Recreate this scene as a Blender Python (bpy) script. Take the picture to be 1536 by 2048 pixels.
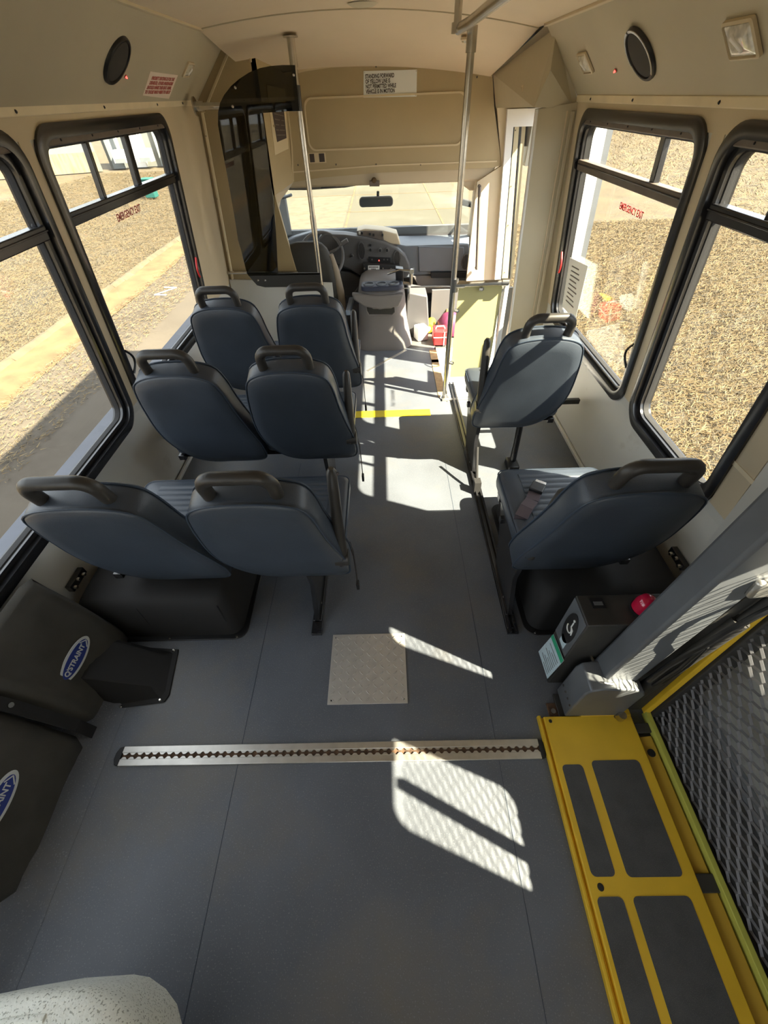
import bpy, bmesh, math, random
import numpy as np
from mathutils import Vector, Matrix, Quaternion
random.seed(7)
rng = np.random.default_rng(5)
scene = bpy.context.scene
for o in list(bpy.data.objects):
    bpy.data.objects.remove(o)

# ------------------------------------------------------------------ camera
EYE = Vector((0.058, 0.0, 1.55))
F_PX = 797.0
CR = Matrix(((0.9996, -0.0263, -0.0138), (-0.0095, -0.7242, 0.6896), (-0.0282, -0.6891, -0.7241)))  # world <- image axes
cam_data = bpy.data.cameras.new('camera')
cam = bpy.data.objects.new('camera', cam_data)
scene.collection.objects.link(cam)
cam_data.sensor_fit = 'VERTICAL'
cam_data.sensor_height = 32.0
cam_data.lens = F_PX / 2048.0 * 32.0
cam_data.clip_start = 0.02
cam_data.clip_end = 300
right = (CR @ Vector((1, 0, 0))).normalized()
fwd = (CR @ Vector((0, 0, 1))).normalized()
upv = right.cross(fwd).normalized()
M = Matrix.Identity(4)
for i in range(3):
    M[i][0] = right[i]; M[i][1] = upv[i]; M[i][2] = -fwd[i]; M[i][3] = EYE[i]
cam.matrix_world = M
scene.camera = cam

# ------------------------------------------------------------------ world, sun, exposure
world = bpy.data.worlds.new('sky')
scene.world = world
world.use_nodes = True
wn = world.node_tree.nodes; wl = world.node_tree.links
wn.clear()
sky = wn.new('ShaderNodeTexSky')
sky.sky_type = 'HOSEK_WILKIE'
SUN = Vector((1.0, -0.46, 1.116)).normalized()
sky.sun_direction = SUN
sky.turbidity = 4.0
sky.ground_albedo = 0.35
mixw = wn.new('ShaderNodeMixRGB'); mixw.blend_type = 'MIX'; mixw.inputs[0].default_value = 0.45
mixw.inputs[2].default_value = (0.86, 0.90, 0.96, 1)
bg = wn.new('ShaderNodeBackground'); bg.inputs[1].default_value = 6.0
wo = wn.new('ShaderNodeOutputWorld')
wl.new(sky.outputs[0], mixw.inputs[1]); wl.new(mixw.outputs[0], bg.inputs[0]); wl.new(bg.outputs[0], wo.inputs[0])
sun_data = bpy.data.lights.new('sun', 'SUN')
sun_data.energy = 32.0
sun_data.angle = math.radians(0.55)
sun_data.color = (1.0, 0.91, 0.72)
sun = bpy.data.objects.new('sun', sun_data)
scene.collection.objects.link(sun)
sun.rotation_euler = SUN.to_track_quat('Z', 'Y').to_euler()
sun.location = (6, -3, 8)
vs = scene.view_settings
vs.view_transform = 'Standard'; vs.look = 'None'; vs.gamma = 1.0; vs.use_curve_mapping = False
vs.exposure = 0.42
scene.cycles.max_bounces = 10
scene.cycles.diffuse_bounces = 6
scene.cycles.transparent_max_bounces = 16
scene.cycles.sample_clamp_indirect = 6.0
scene.cycles.use_denoising = True

# ------------------------------------------------------------------ materials
MATS = {}
def mat(name, col, rough=0.6, metal=0.0, var=0.0, vscale=6.0, bump=0.0, bscale=200.0, speck=None, sscale=400.0, sthr=0.62,
        dirt_or_bounce=None, dscale=3.0, dthr=0.55, emit=None, spec=0.5, coat=0.0, aniso=None):
    m = bpy.data.materials.new(name); m.use_nodes = True
    n = m.node_tree.nodes; l = m.node_tree.links
    b = n['Principled BSDF']
    b.inputs['Roughness'].default_value = rough
    b.inputs['Metallic'].default_value = metal
    b.inputs['Specular IOR Level'].default_value = spec
    b.inputs['Coat Weight'].default_value = coat
    tc = n.new('ShaderNodeTexCoord')
    last = None
    rgb = n.new('ShaderNodeRGB'); rgb.outputs[0].default_value = (*col, 1); last = rgb.outputs[0]
    if var > 0:
        t = n.new('ShaderNodeTexNoise'); t.inputs['Scale'].default_value = vscale; t.inputs['Detail'].default_value = 5
        if aniso:
            mp = n.new('ShaderNodeMapping'); mp.inputs['Scale'].default_value = aniso
            l.new(tc.outputs['Object'], mp.inputs[0]); l.new(mp.outputs[0], t.inputs[0])
        else:
            l.new(tc.outputs['Object'], t.inputs[0])
        r = n.new('ShaderNodeMapRange'); r.inputs['From Min'].default_value = 0.3; r.inputs['From Max'].default_value = 0.7
        r.inputs['To Min'].default_value = 1 - var; r.inputs['To Max'].default_value = 1 + var
        l.new(t.outputs[0], r.inputs[0])
        v = n.new('ShaderNodeVectorMath'); v.operation = 'SCALE'
        l.new(last, v.inputs[0]); l.new(r.outputs[0], v.inputs['Scale']); last = v.outputs[0]
    if dirt_or_bounce:
        t = n.new('ShaderNodeTexNoise'); t.inputs['Scale'].default_value = dscale; t.inputs['Detail'].default_value = 8
        t.inputs['Roughness'].default_value = 0.65
        l.new(tc.outputs['Object'], t.inputs[0])
        r = n.new('ShaderNodeMapRange'); r.inputs['From Min'].default_value = dthr; r.inputs['From Max'].default_value = dthr + 0.18
        l.new(t.outputs[0], r.inputs[0])
        mx = n.new('ShaderNodeMixRGB'); mx.inputs[2].default_value = (*dirt_or_bounce, 1)
        l.new(r.outputs[0], mx.inputs[0]); l.new(last, mx.inputs[1]); last = mx.outputs[0]
    if speck:
        t = n.new('ShaderNodeTexNoise'); t.inputs['Scale'].default_value = sscale; t.inputs['Detail'].default_value = 1
        l.new(tc.outputs['Object'], t.inputs[0])
        r = n.new('ShaderNodeMapRange'); r.inputs['From Min'].default_value = sthr; r.inputs['From Max'].default_value = sthr + 0.05
        l.new(t.outputs[0], r.inputs[0])
        mx = n.new('ShaderNodeMixRGB'); mx.inputs[2].default_value = (*speck, 1)
        l.new(r.outputs[0], mx.inputs[0]); l.new(last, mx.inputs[1]); last = mx.outputs[0]
    l.new(last, b.inputs['Base Color'])
    if bump > 0:
        t = n.new('ShaderNodeTexNoise'); t.inputs['Scale'].default_value = bscale; t.inputs['Detail'].default_value = 3
        l.new(tc.outputs['Object'], t.inputs[0])
        bp = n.new('ShaderNodeBump'); bp.inputs['Strength'].default_value = bump; bp.inputs['Distance'].default_value = 0.002
        l.new(t.outputs[0], bp.inputs['Height']); l.new(bp.outputs[0], b.inputs['Normal'])
    if emit:
        b.inputs['Emission Color'].default_value = (*emit[0], 1); b.inputs['Emission Strength'].default_value = emit[1]
    MATS[name] = m
    return m

def glass(name, tint, refl=0.06):
    m = bpy.data.materials.new(name); m.use_nodes = True
    n = m.node_tree.nodes; l = m.node_tree.links; n.clear()
    o = n.new('ShaderNodeOutputMaterial'); t = n.new('ShaderNodeBsdfTransparent'); t.inputs[0].default_value = (*tint, 1)
    g = n.new('ShaderNodeBsdfGlossy'); g.inputs['Roughness'].default_value = 0.02
    f = n.new('ShaderNodeFresnel'); f.inputs[0].default_value = 1.45
    ge = n.new('ShaderNodeNewGeometry'); mr = n.new('ShaderNodeMapRange'); mr.inputs['To Min'].default_value = 1.45; mr.inputs['To Max'].default_value = 1/1.45
    l.new(ge.outputs['Backfacing'], mr.inputs[0]); l.new(mr.outputs[0], f.inputs[0])
    k = n.new('ShaderNodeMath'); k.operation = 'MULTIPLY'; k.inputs[1].default_value = refl / 0.05
    l.new(f.outputs[0], k.inputs[0])
    k2 = n.new('ShaderNodeMath'); k2.operation = 'MINIMUM'; k2.inputs[1].default_value = 1.0; l.new(k.outputs[0], k2.inputs[0])
    x = n.new('ShaderNodeMixShader'); l.new(k2.outputs[0], x.inputs[0]); l.new(t.outputs[0], x.inputs[1]); l.new(g.outputs[0], x.inputs[2])
    l.new(x.outputs[0], o.inputs[0]); MATS[name] = m
    return m

mat('cream', (0.608, 0.509, 0.348), 0.55, var=0.06, vscale=2.5, bump=0.15, bscale=300)
mat('cream_trim', (0.779, 0.673, 0.472), 0.45, var=0.08, vscale=8)
mat('cove', (0.489, 0.431, 0.307), 0.6, var=0.05, vscale=3, bump=0.2, bscale=500)
mat('ceiling', (0.673, 0.553, 0.396), 0.7, var=0.05, vscale=2, bump=0.25, bscale=400)
mat('header', (0.424, 0.337, 0.192), 0.5, var=0.05, vscale=3, bump=0.1)
mat('header_lt', (0.622, 0.522, 0.341), 0.5)
mat('wall_grey', (0.62, 0.61, 0.56), 0.35, var=0.05, vscale=2, dirt_or_bounce=(0.38, 0.34, 0.26), dscale=2.2, dthr=0.6)
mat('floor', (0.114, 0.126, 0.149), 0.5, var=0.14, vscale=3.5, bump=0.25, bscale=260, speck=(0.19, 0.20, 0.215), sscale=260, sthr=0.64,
    dirt_or_bounce=(0.155, 0.145, 0.128), dscale=1.3, dthr=0.50)  # worn patches, kept pale and warm to paint in bounced light
mat('floor_cab', (0.10, 0.095, 0.09), 0.6, var=0.2, vscale=5, dirt_or_bounce=(0.20, 0.13, 0.08), dscale=3, dthr=0.55)
mat('vinyl', (0.045, 0.056, 0.074), 0.42, var=0.10, vscale=9, bump=0.2, bscale=350)
mat('vinyl_seam', (0.035, 0.05, 0.075), 0.5)
mat('vinyl_pleat', (0.055, 0.068, 0.088), 0.42)
mat('black', (0.012, 0.012, 0.013), 0.35, var=0.1)
mat('black_frame', (0.018, 0.018, 0.020), 0.24, var=0.3, vscale=20, spec=0.8)
mat('black_matte', (0.018, 0.017, 0.017), 0.8, bump=0.3, bscale=500)
mat('grip', (0.035, 0.031, 0.027), 0.42, bump=0.15, bscale=600)
mat('fabric_black', (0.075, 0.070, 0.060), 0.95, var=0.12, vscale=12, bump=0.5, bscale=900)
mat('header_bar', (0.13, 0.105, 0.085), 0.5, var=0.2, vscale=10)
mat('steel', (0.55, 0.52, 0.47), 0.25, 1.0, var=0.08, vscale=30)
mat('alu', (0.68, 0.66, 0.62), 0.38, 0.9, var=0.08, vscale=30)
mat('alu_plate', (0.60, 0.575, 0.54), 0.48, 0.55, var=0.05, vscale=30)
mat('rust', (0.10, 0.055, 0.03), 0.8, var=0.5, vscale=60)
mat('yellow', (0.78, 0.50, 0.03), 0.45, var=0.08, vscale=7, dirt_or_bounce=(0.30, 0.20, 0.04), dscale=22, dthr=0.7)
mat('yellow_shaded', (0.42, 0.26, 0.02), 0.55, var=0.1)  # the yellow again, with the side face's shade put into the colour
mat('green_yellow', (0.50, 0.50, 0.09), 0.6, var=0.1)
mat('nonslip', (0.075, 0.077, 0.082), 0.75, var=0.15, vscale=20, bump=0.6, bscale=900, speck=(0.14, 0.14, 0.14), sscale=700)
mat('lift_grey', (0.15, 0.16, 0.175), 0.4, 0.3, var=0.12, vscale=8)
mat('lift_dark', (0.045, 0.043, 0.040), 0.5, 0.2, var=0.2, vscale=10)
mat('mesh_steel', (0.16, 0.16, 0.17), 0.5, 0.4)
mat('white_paint', (0.720, 0.711, 0.684), 0.4, var=0.03)
mat('white_speckle', (0.80, 0.81, 0.74), 0.4, var=0.08, vscale=15, bump=0.5, bscale=160, speck=(0.40, 0.41, 0.35), sscale=260, sthr=0.6)
mat('paper', (0.78, 0.76, 0.68), 0.8)
mat('paper_pink', (0.78, 0.66, 0.56), 0.8)
mat('ink', (0.06, 0.045, 0.04), 0.7)
mat('ink_red', (0.42, 0.10, 0.08), 0.7)
mat('red', (0.60, 0.03, 0.03), 0.35)
mat('red_lens', (0.55, 0.01, 0.05), 0.15, coat=0.5)
mat('led', (0.9, 0.05, 0.05), 0.3, emit=((1.0, 0.08, 0.06), 3.0))
mat('navy_logo', (0.025, 0.05, 0.28), 0.6)
mat('white_print', (0.75, 0.77, 0.75), 0.7)
mat('green_print', (0.03, 0.38, 0.20), 0.6)
mat('label_blue', (0.55, 0.68, 0.74), 0.7, var=0.1, vscale=90)
mat('dash', (0.085, 0.083, 0.083), 0.6, var=0.05)
mat('dash_grey', (0.13, 0.125, 0.12), 0.6, var=0.04)
mat('dash_blue', (0.13, 0.145, 0.165), 0.55, var=0.05)
mat('console_grey', (0.170, 0.155, 0.145), 0.6, var=0.05)
mat('navy_plastic', (0.03, 0.037, 0.065), 0.45)
mat('olive_panel', (0.50, 0.46, 0.22), 0.45, var=0.03)
mat('cab_cream', (0.50, 0.42, 0.29), 0.6)
mat('seat_cab', (0.040, 0.038, 0.033), 0.8, bump=0.3, bscale=700)
mat('seat_cab_side', (0.26, 0.21, 0.15), 0.8)
mat('armrest_blue', (0.27, 0.33, 0.42), 0.5)
mat('speaker_grille', (0.045, 0.04, 0.034), 0.8, bump=0.8, bscale=1200)
mat('lamp_lens', (0.60, 0.56, 0.47), 0.12, var=0.25, vscale=60, coat=0.6)
mat('yellow_tape', (0.85, 0.68, 0.02), 0.5)
mat('strap', (0.10, 0.075, 0.085), 0.8)
mat('maroon', (0.16, 0.025, 0.07), 0.6)
mat('straw_a', (0.125, 0.082, 0.034), 0.9)
mat('grass_soil', (0.062, 0.045, 0.022), 1.0, var=0.35, vscale=1.3, dirt_or_bounce=(0.045, 0.04, 0.032), dscale=1.0, dthr=0.5, bump=1.0, bscale=60,
    speck=(0.16, 0.125, 0.07), sscale=60, sthr=0.56)
mat('road', (0.078, 0.063, 0.045), 0.95, var=0.12, vscale=1.0, bump=0.3, bscale=50, dirt_or_bounce=(0.055, 0.042, 0.028), dscale=0.8, dthr=0.5)
mat('concrete', (0.070, 0.061, 0.036), 0.9, var=0.10, vscale=0.5, dirt_or_bounce=(0.098, 0.09, 0.062), dscale=0.35, dthr=0.5)
mat('clay', (0.130, 0.082, 0.036), 1.0, var=0.3, vscale=3, bump=0.6, bscale=30)
mat('kerb', (0.100, 0.078, 0.045), 0.9, var=0.25, vscale=4, bump=0.5, bscale=40)
mat('bldg', (0.173, 0.176, 0.156), 0.7, var=0.04, vscale=0.5)
mat('bldg_stain', (0.242, 0.185, 0.106), 0.8, var=0.3, vscale=1.5, aniso=(6, 6, 0.8))
mat('bldg_grey', (0.20, 0.22, 0.22), 0.7)
mat('teal', (0.01, 0.09, 0.075), 0.7)
mat('mirror_face', (0.16, 0.18, 0.19), 0.08, 0.6)
mat('wood_strip', (0.50, 0.33, 0.16), 0.7, var=0.2, vscale=20)
glass('window_glass', (0.91, 0.91, 0.88), refl=0.035)
glass('windshield_glass', (0.92, 0.93, 0.90))
glass('smoked', (0.26, 0.25, 0.20), refl=0.07)
glass('clear_lens', (0.85, 0.82, 0.74), refl=0.12)
mat('smoked_frame', (0.03, 0.028, 0.024), 0.3)

# ------------------------------------------------------------------ helpers
def link(o):
    scene.collection.objects.link(o); return o

def tag(o, label=None, cat=None, group=None, kind=None):
    if label: o['label'] = label
    if cat: o['category'] = cat
    if group: o['group'] = group
    if kind: o['kind'] = kind
    return o

def empty(name, loc, label, cat, group=None, kind=None):
    e = bpy.data.objects.new(name, None); e.empty_display_size = 0.05
    e.location = loc; link(e)
    return tag(e, label, cat, group, kind)

class MB:
    """collects shapes in world coordinates and links them as one mesh object"""
    def __init__(s): s.bm = bmesh.new()
    def face(s, pts):
        v = [s.bm.verts.new(p) for p in pts]
        try: return s.bm.faces.new(v)
        except ValueError: return None
    def box(s, lo, hi):
        x0, y0, z0 = lo; x1, y1, z1 = hi
        return s.hexa([(x0,y0,z0),(x1,y0,z0),(x1,y1,z0),(x0,y1,z0),(x0,y0,z1),(x1,y0,z1),(x1,y1,z1),(x0,y1,z1)])
    def hexa(s, p):
        v = [s.bm.verts.new(q) for q in p]
        for f in ((0,3,2,1),(4,5,6,7),(0,1,5,4),(1,2,6,5),(2,3,7,6),(3,0,4,7)):
            s.bm.faces.new([v[i] for i in f])
        return s
    def obb(s, c, ax, ay, az, hx, hy, hz):
        c = Vector(c); ax = Vector(ax).normalized(); ay = Vector(ay).normalized(); az = Vector(az).normalized()
        P = lambda i, j, k: c + ax*hx*i + ay*hy*j + az*hz*k
        return s.hexa([P(-1,-1,-1),P(1,-1,-1),P(1,1,-1),P(-1,1,-1),P(-1,-1,1),P(1,-1,1),P(1,1,1),P(-1,1,1)])
    def loops(s, loops, cap=True, closed=True):
        """skin a list of equal-length loops of points"""
        vs_ = [[s.bm.verts.new(p) for p in lp] for lp in loops]
        n = len(vs_[0])
        for a, b in zip(vs_[:-1], vs_[1:]):
            for i in range(n if closed else n-1):
                j = (i+1) % n
                s.bm.faces.new((a[i], a[j], b[j], b[i]))
        if cap:
            s.bm.faces.new(list(reversed(vs_[0]))); s.bm.faces.new(vs_[-1])
        return s
    def ring(s, loops):
        """closed torus-like skin: last loop joins the first"""
        vs_ = [[s.bm.verts.new(p) for p in lp] for lp in loops]
        n = len(vs_[0]); m = len(vs_)
        for k in range(m):
            a, b = vs_[k], vs_[(k+1) % m]
            for i in range(n):
                j = (i+1) % n
                s.bm.faces.new((a[i], a[j], b[j], b[i]))
        return s
    def tube(s, path, r, n=10, cap=True, closed=False):
        path = [Vector(p) for p in path]; m = len(path)
        rs = r if isinstance(r, (list, tuple)) else [r]*m
        loops = []; prev = None
        for i, p in enumerate(path):
            if closed: t = path[(i+1) % m] - path[i-1]
            else: t = path[min(i+1, m-1)] - path[max(i-1, 0)]
            t.normalize()
            if prev is None:
                a = Vector((0, 0, 1)) if abs(t.z) < 0.9 else Vector((1, 0, 0))
                u = t.cross(a).normalized()
            else:
                u = (prev - t*prev.dot(t)).normalized()
            prev = u; w = t.cross(u)
            loops.append([p + (u*math.cos(2*math.pi*k/n) + w*math.sin(2*math.pi*k/n))*rs[i] for k in range(n)])
        if closed: return s.ring(loops)
        return s.loops(loops, cap)
    def disc(s, c, nrm, r, h, n=20, r2=None):
        c = Vector(c); nrm = Vector(nrm).normalized()
        return s.tube([c, c + nrm*h], [r, r if r2 is None else r2], n)
    def build(s, name, m, parent=None, smooth=True, bevel=0.0, seg=2, angle=40, kind=None):
        bmesh.ops.recalc_face_normals(s.bm, faces=s.bm.faces[:])
        me = bpy.data.meshes.new(name); s.bm.to_mesh(me); s.bm.free()
        me.materials.append(MATS[m])
        if smooth:
            me.polygons.foreach_set('use_smooth', [True]*len(me.polygons))
            try: me.set_sharp_from_angle(angle=math.radians(angle))
            except Exception: pass
        o = bpy.data.objects.new(name, me); link(o)
        if parent is not None:
            o.parent = parent
            L = Vector((0, 0, 0)); q = parent
            while q is not None: L += q.location; q = q.parent
            o.location = -L
        if bevel > 0:
            b = o.modifiers.new('edge', 'BEVEL'); b.width = bevel; b.segments = seg; b.limit_method = 'ANGLE'; b.angle_limit = math.radians(35)
            b.harden_normals = False
        if kind: o['kind'] = kind
        return o

def recenter(o):
    """put a world-space mesh object's origin at its bounding-box base"""
    me = o.data
    co = np.empty(len(me.vertices)*3, 'f'); me.vertices.foreach_get('co', co); co = co.reshape(-1, 3)
    c = Vector(((co[:, 0].min()+co[:, 0].max())/2, (co[:, 1].min()+co[:, 1].max())/2, co[:, 2].min()))
    me.transform(Matrix.Translation(-c)); o.location = o.location + c
    return o

def single(mb, name, m, label, cat, group=None, **k):
    o = mb.build(name, m, **k); recenter(o)
    return tag(o, label, cat, group)

def struct(mb, name, m, parent=None, **k):
    o = mb.build(name, m, parent, **k)
    if parent is None: o['kind'] = 'structure'
    return o

def frame_mat(origin, xd, yd):
    xd = Vector(xd).normalized(); yd = Vector(yd); yd = (yd - xd*yd.dot(xd)).normalized(); zd = xd.cross(yd)
    m = Matrix.Identity(4)
    for i in range(3):
        m[i][0] = xd[i]; m[i][1] = yd[i]; m[i][2] = zd[i]; m[i][3] = origin[i]
    return m

def text(body, size, fm, m, parent, name='lettering', extrude=0.0006, align='CENTER', bold=0.0, sx=1.0, spacing=1.0):
    cu = bpy.data.curves.new(name, 'FONT'); cu.body = body; cu.size = size; cu.align_x = align; cu.align_y = 'CENTER'
    cu.extrude = extrude; cu.offset = bold; cu.resolution_u = 3; cu.space_line = spacing
    t = bpy.data.objects.new(name, cu); link(t)
    dg = bpy.context.evaluated_depsgraph_get()
    me = bpy.data.meshes.new_from_object(t.evaluated_get(dg))
    bpy.data.objects.remove(t)
    me.materials.clear(); me.materials.append(MATS[m])
    me.transform(Matrix.Scale(sx, 4, Vector((1, 0, 0)))); me.transform(fm)
    o = bpy.data.objects.new(name, me); link(o)
    if parent is not None:
        o.parent = parent
        L = Vector((0, 0, 0)); q = parent
        while q is not None: L += q.location; q = q.parent
        o.location = -L
    return o

def rrect(w, h, r, n=6, cx=0, cy=0):
    pts = []
    for (sx, sy, a0) in ((1, 1, 0), (-1, 1, 90), (-1, -1, 180), (1, -1, 270)):
        for k in range(n+1):
            a = math.radians(a0 + 90*k/n)
            pts.append((cx + sx*(w/2-r) + r*math.cos(a), cy + sy*(h/2-r) + r*math.sin(a)))
    return pts

def copy_tree(o, parent=None):
    c = o.copy(); link(c); c.parent = parent
    for ch in o.children: copy_tree(ch, c)
    return c

def at(px, py, y):
    """the point of the plane at depth y that the photograph shows at a pixel"""
    r = CR @ Vector((px-768.0, py-1024.0, F_PX)); t = y/r.y
    return Vector((EYE.x + r.x*t, y, EYE.z + r.z*t))
def atx(px, py, x):
    r = CR @ Vector((px-768.0, py-1024.0, F_PX)); t = (x-EYE.x)/r.x
    return EYE + r*t
def atz(px, py, z=0.0):
    r = CR @ Vector((px-768.0, py-1024.0, F_PX)); t = (z-EYE.z)/r.z
    return EYE + r*t

def screws(pts, nrm, parent, r=0.005, h=0.004, m='steel', name='screw'):
    first = None
    for p in pts:
        if first is None:
            b = MB(); b.disc(p, nrm, r, h, 8, r*0.6)
            first = b.build(name, m, parent); p0 = Vector(p)
        else:
            c = first.copy(); link(c); c.location = first.location + (Vector(p)-p0)
    return first

# ------------------------------------------------------------------ shell of the bus
KZ, W0, K = 0.48, 1.20, 0.108
def xw(z): return W0 - K*max(0.0, z-KZ)
def WP(side, y, z, off=0.0): return Vector((side*(xw(z)+off), y, z))
Y_BACK = -1.9
def wall_slab(mb, side, y0, y1, z0, z1, th=0.05):
    zs = [z0] + ([KZ] if z0 < KZ < z1 else []) + [z1]
    for a, b in zip(zs[:-1], zs[1:]):
        mb.hexa([WP(side,y0,a),WP(side,y0,a,th),WP(side,y1,a,th),WP(side,y1,a),WP(side,y0,b),WP(side,y0,b,th),WP(side,y1,b,th),WP(side,y1,b)])

# floor with a stair well beside the front door
f = MB()
f.box((-1.25, Y_BACK, -0.06), (0.93, 2.56, 0)); f.box((0.93, Y_BACK, -0.06), (1.25, 2.56, 0)); f.box((-1.25, 2.56, -0.06), (0.50, 3.46, 0))
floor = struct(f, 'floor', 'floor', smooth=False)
b = MB()
for k in range(2):
    b.box((-0.478 + k*0.88, -0.9, 0.0), (-0.4765 + k*0.88, 1.9, 0.0008))
b.build('seam', 'vinyl_seam', floor, smooth=False)
f = MB(); f.box((-1.25, 3.46, -0.07), (0.50, 4.75, -0.004)); f.box((0.5, 3.46, -0.07), (1.0, 4.75, -0.012))
struct(f, 'floor_cab', 'floor_cab', smooth=False)
f = MB()
f.box((0.50, 2.56, -0.27), (1.25, 3.0, -0.22)); f.box((0.50, 2.85, -0.50), (1.25, 3.46, -0.45))
f.box((0.49, 2.56, -0.5), (0.50, 3.46, 0.0)); f.box((0.5, 2.56, -0.22), (1.25, 2.57, -0.001)); f.box((0.5, 2.85, -0.45), (1.25, 2.86, -0.27))
f.box((0.5, 3.45, -0.5), (1.25, 3.46, -0.012))
struct(f, 'floor_steps', 'white_paint', smooth=False)
b = MB(); b.hexa([(0.44,2.62,0.0),(0.50,2.62,0.0),(0.50,3.40,0.0),(0.44,3.40,0.0),(0.44,2.62,0.004),(0.50,2.62,0.004),(0.50,3.40,0.004),(0.44,3.40,0.004)])
struct(b, 'trim_1', 'wood_strip')
b = MB(); b.box((0.46, 2.565, 0.0), (0.9, 2.59, 0.012)); struct(b, 'trim_2', 'alu')

# floor covering carried up the left wall behind the belt pouches
b = MB()
prof = [(-0.930, 0.001), (-0.950, 0.006), (-0.975, 0.020), (-1.06, 0.085), (-1.13, 0.145), (-1.175, 0.20), (-1.190, 0.27), (-1.192, 0.36)]
ys = [-1.85, -1.0, -0.4, 0.1, 0.45, 0.60]
vv = [[b.bm.verts.new((x - 0.02*(y-0.0)*(1 if x > -1.1 else 0), y, z)) for (x, z) in prof] for y in ys]
for A, B_ in zip(vv[:-1], vv[1:]):
    for i in range(len(prof)-1):
        b.bm.faces.new((A[i], A[i+1], B_[i+1], B_[i]))
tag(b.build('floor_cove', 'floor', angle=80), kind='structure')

WIN = {  # side, y0, y1, z0, z1 (outer flange)
    'window_1': (-1, 0.44, 1.735, 0.455, 1.513),
    'window_6': (-1, -0.88, 0.385, 0.455, 1.513),
    'window_2': (-1, 1.795, 3.02, 0.455, 1.513),
    'window_3': (1, 1.70, 2.86, 0.455, 1.472),
    'window_4': (1, 0.99, 1.635, 0.455, 1.472)}
LIFTWIN = [(-0.375, -0.085, 0.78, 1.262), (0.215, 0.40, 0.62, 1.262)]
def walls(side, ya, yb, ztop, holes):
    mb = MB(); cols = sorted(set([ya, yb] + [h[0] for h in holes] + [h[1] for h in holes]))
    for a, c in zip(cols[:-1], cols[1:]):
        hs = [h for h in holes if h[0] <= a and h[1] >= c]
        if hs:
            h = hs[0]
            wall_slab(mb, side, a, c, -0.05, h[2]); wall_slab(mb, side, a, c, h[3], ztop)
        else: wall_slab(mb, side, a, c, -0.05, ztop)
    return mb
I = 0.036
hl = [(w[1]+I, w[2]-I, w[3]+I, w[4]-I) for k, w in WIN.items() if w[0] == -1]
wl_ = struct(walls(-1, Y_BACK, 3.62, 1.56, hl), 'wall_left', 'wall_grey', smooth=False)
hr = [(w[1]+I, w[2]-I, w[3]+I, w[4]-I) for k, w in WIN.items() if w[0] == 1] + LIFTWIN
wr_ = struct(walls(1, Y_BACK, 2.96, 1.52, hr), 'wall_right', 'wall_grey', smooth=False)
# upper parts of the side walls are cream panels laid on the wall
def upper_skin(side, y0, y1, wins, ztop, zlo):
    mb = MB(); cols = sorted(set([y0, y1] + [max(y0, w[1]) for w in wins] + [min(y1, w[2]) for w in wins]))
    def slab(a, c, z0, z1):
        mb.hexa([WP(side,a,z0,-0.003),WP(side,a,z0,0),WP(side,c,z0,0),WP(side,c,z0,-0.003),WP(side,a,z1,-0.003),WP(side,a,z1,0),WP(side,c,z1,0),WP(side,c,z1,-0.003)])
    for a, c in zip(cols[:-1], cols[1:]):
        hit = [w for w in wins if w[1] <= a+1e-6 and w[2] >= c-1e-6]
        if hit: slab(a, c, hit[0][4]-0.036, ztop)
        else: slab(a, c, zlo, ztop)
    return mb
struct(upper_skin(-1, -0.6, 3.60, [w for w in WIN.values() if w[0] == -1], 1.55, 0.52), 'wall_left_panel', 'cream', smooth=False)
struct(upper_skin(1, 0.9, 2.95, [w for w in WIN.values() if w[0] == 1], 1.51, 0.52), 'wall_right_panel', 'cream', smooth=False)
b = MB()
for lo, hi in (((-1.25, -0.05), (-0.75, 1.9)), ((0.75, -0.05), (1.25, 1.9)), ((-0.75, -0.05), (0.75, 0.62)), ((-0.75, 1.5), (0.75, 1.9))):
    b.box((lo[0], Y_BACK-0.05, lo[1]), (hi[0], Y_BACK, hi[1]))
struct(b, 'wall_back', 'cream', smooth=False)
b = MB(); b.box((-0.75, Y_BACK-0.03, 0.62), (0.75, Y_BACK-0.026, 1.5)); struct(b, 'window_5', 'window_glass', smooth=False)

# ceiling: a shallow vault between the two coves
SL, SR = (-0.82, 1.795), (0.86, 1.753)
TL, TR = (-1.083, 1.543), (1.092, 1.503)
def ceil_pts(n=14, drop=0.0, th=0.0):
    pts = []
    for k in range(n+1):
        t = k/n; x = SL[0] + (SR[0]-SL[0])*t; z = SL[1] + (SR[1]-SL[1])*t + 0.062*4*t*(1-t) + drop*(0.55 + 1.8*t*(1-t)) + th
        pts.append((x, z))
    return pts
mb = MB()
def strip_solid(mb, rows, th=0.03):
    """rows: list of (y, [(x,z)...]); a thick sheet"""
    L = [[mb.bm.verts.new((x, y, z)) for x, z in p] for y, p in rows]
    U = [[mb.bm.verts.new((x, y, z+th)) for x, z in p] for y, p in rows]
    for G in (L, U):
        for A, B_ in zip(G[:-1], G[1:]):
            for i in range(len(A)-1): mb.bm.faces.new((A[i], A[i+1], B_[i+1], B_[i]))
    for i in range(len(L[0])-1):
        mb.bm.faces.new((L[0][i], L[0][i+1], U[0][i+1], U[0][i])); mb.bm.faces.new((L[-1][i], L[-1][i+1], U[-1][i+1], U[-1][i]))
    for e in (0, -1):
        for r in range(len(L)-1): mb.bm.faces.new((L[r][e], L[r+1][e], U[r+1][e], U[r][e]))
strip_solid(mb, [(Y_BACK-0.05, ceil_pts()), (3.10, ceil_pts())])
ceil = struct(mb, 'ceiling', 'ceiling', angle=30)
mb = MB()
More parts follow.
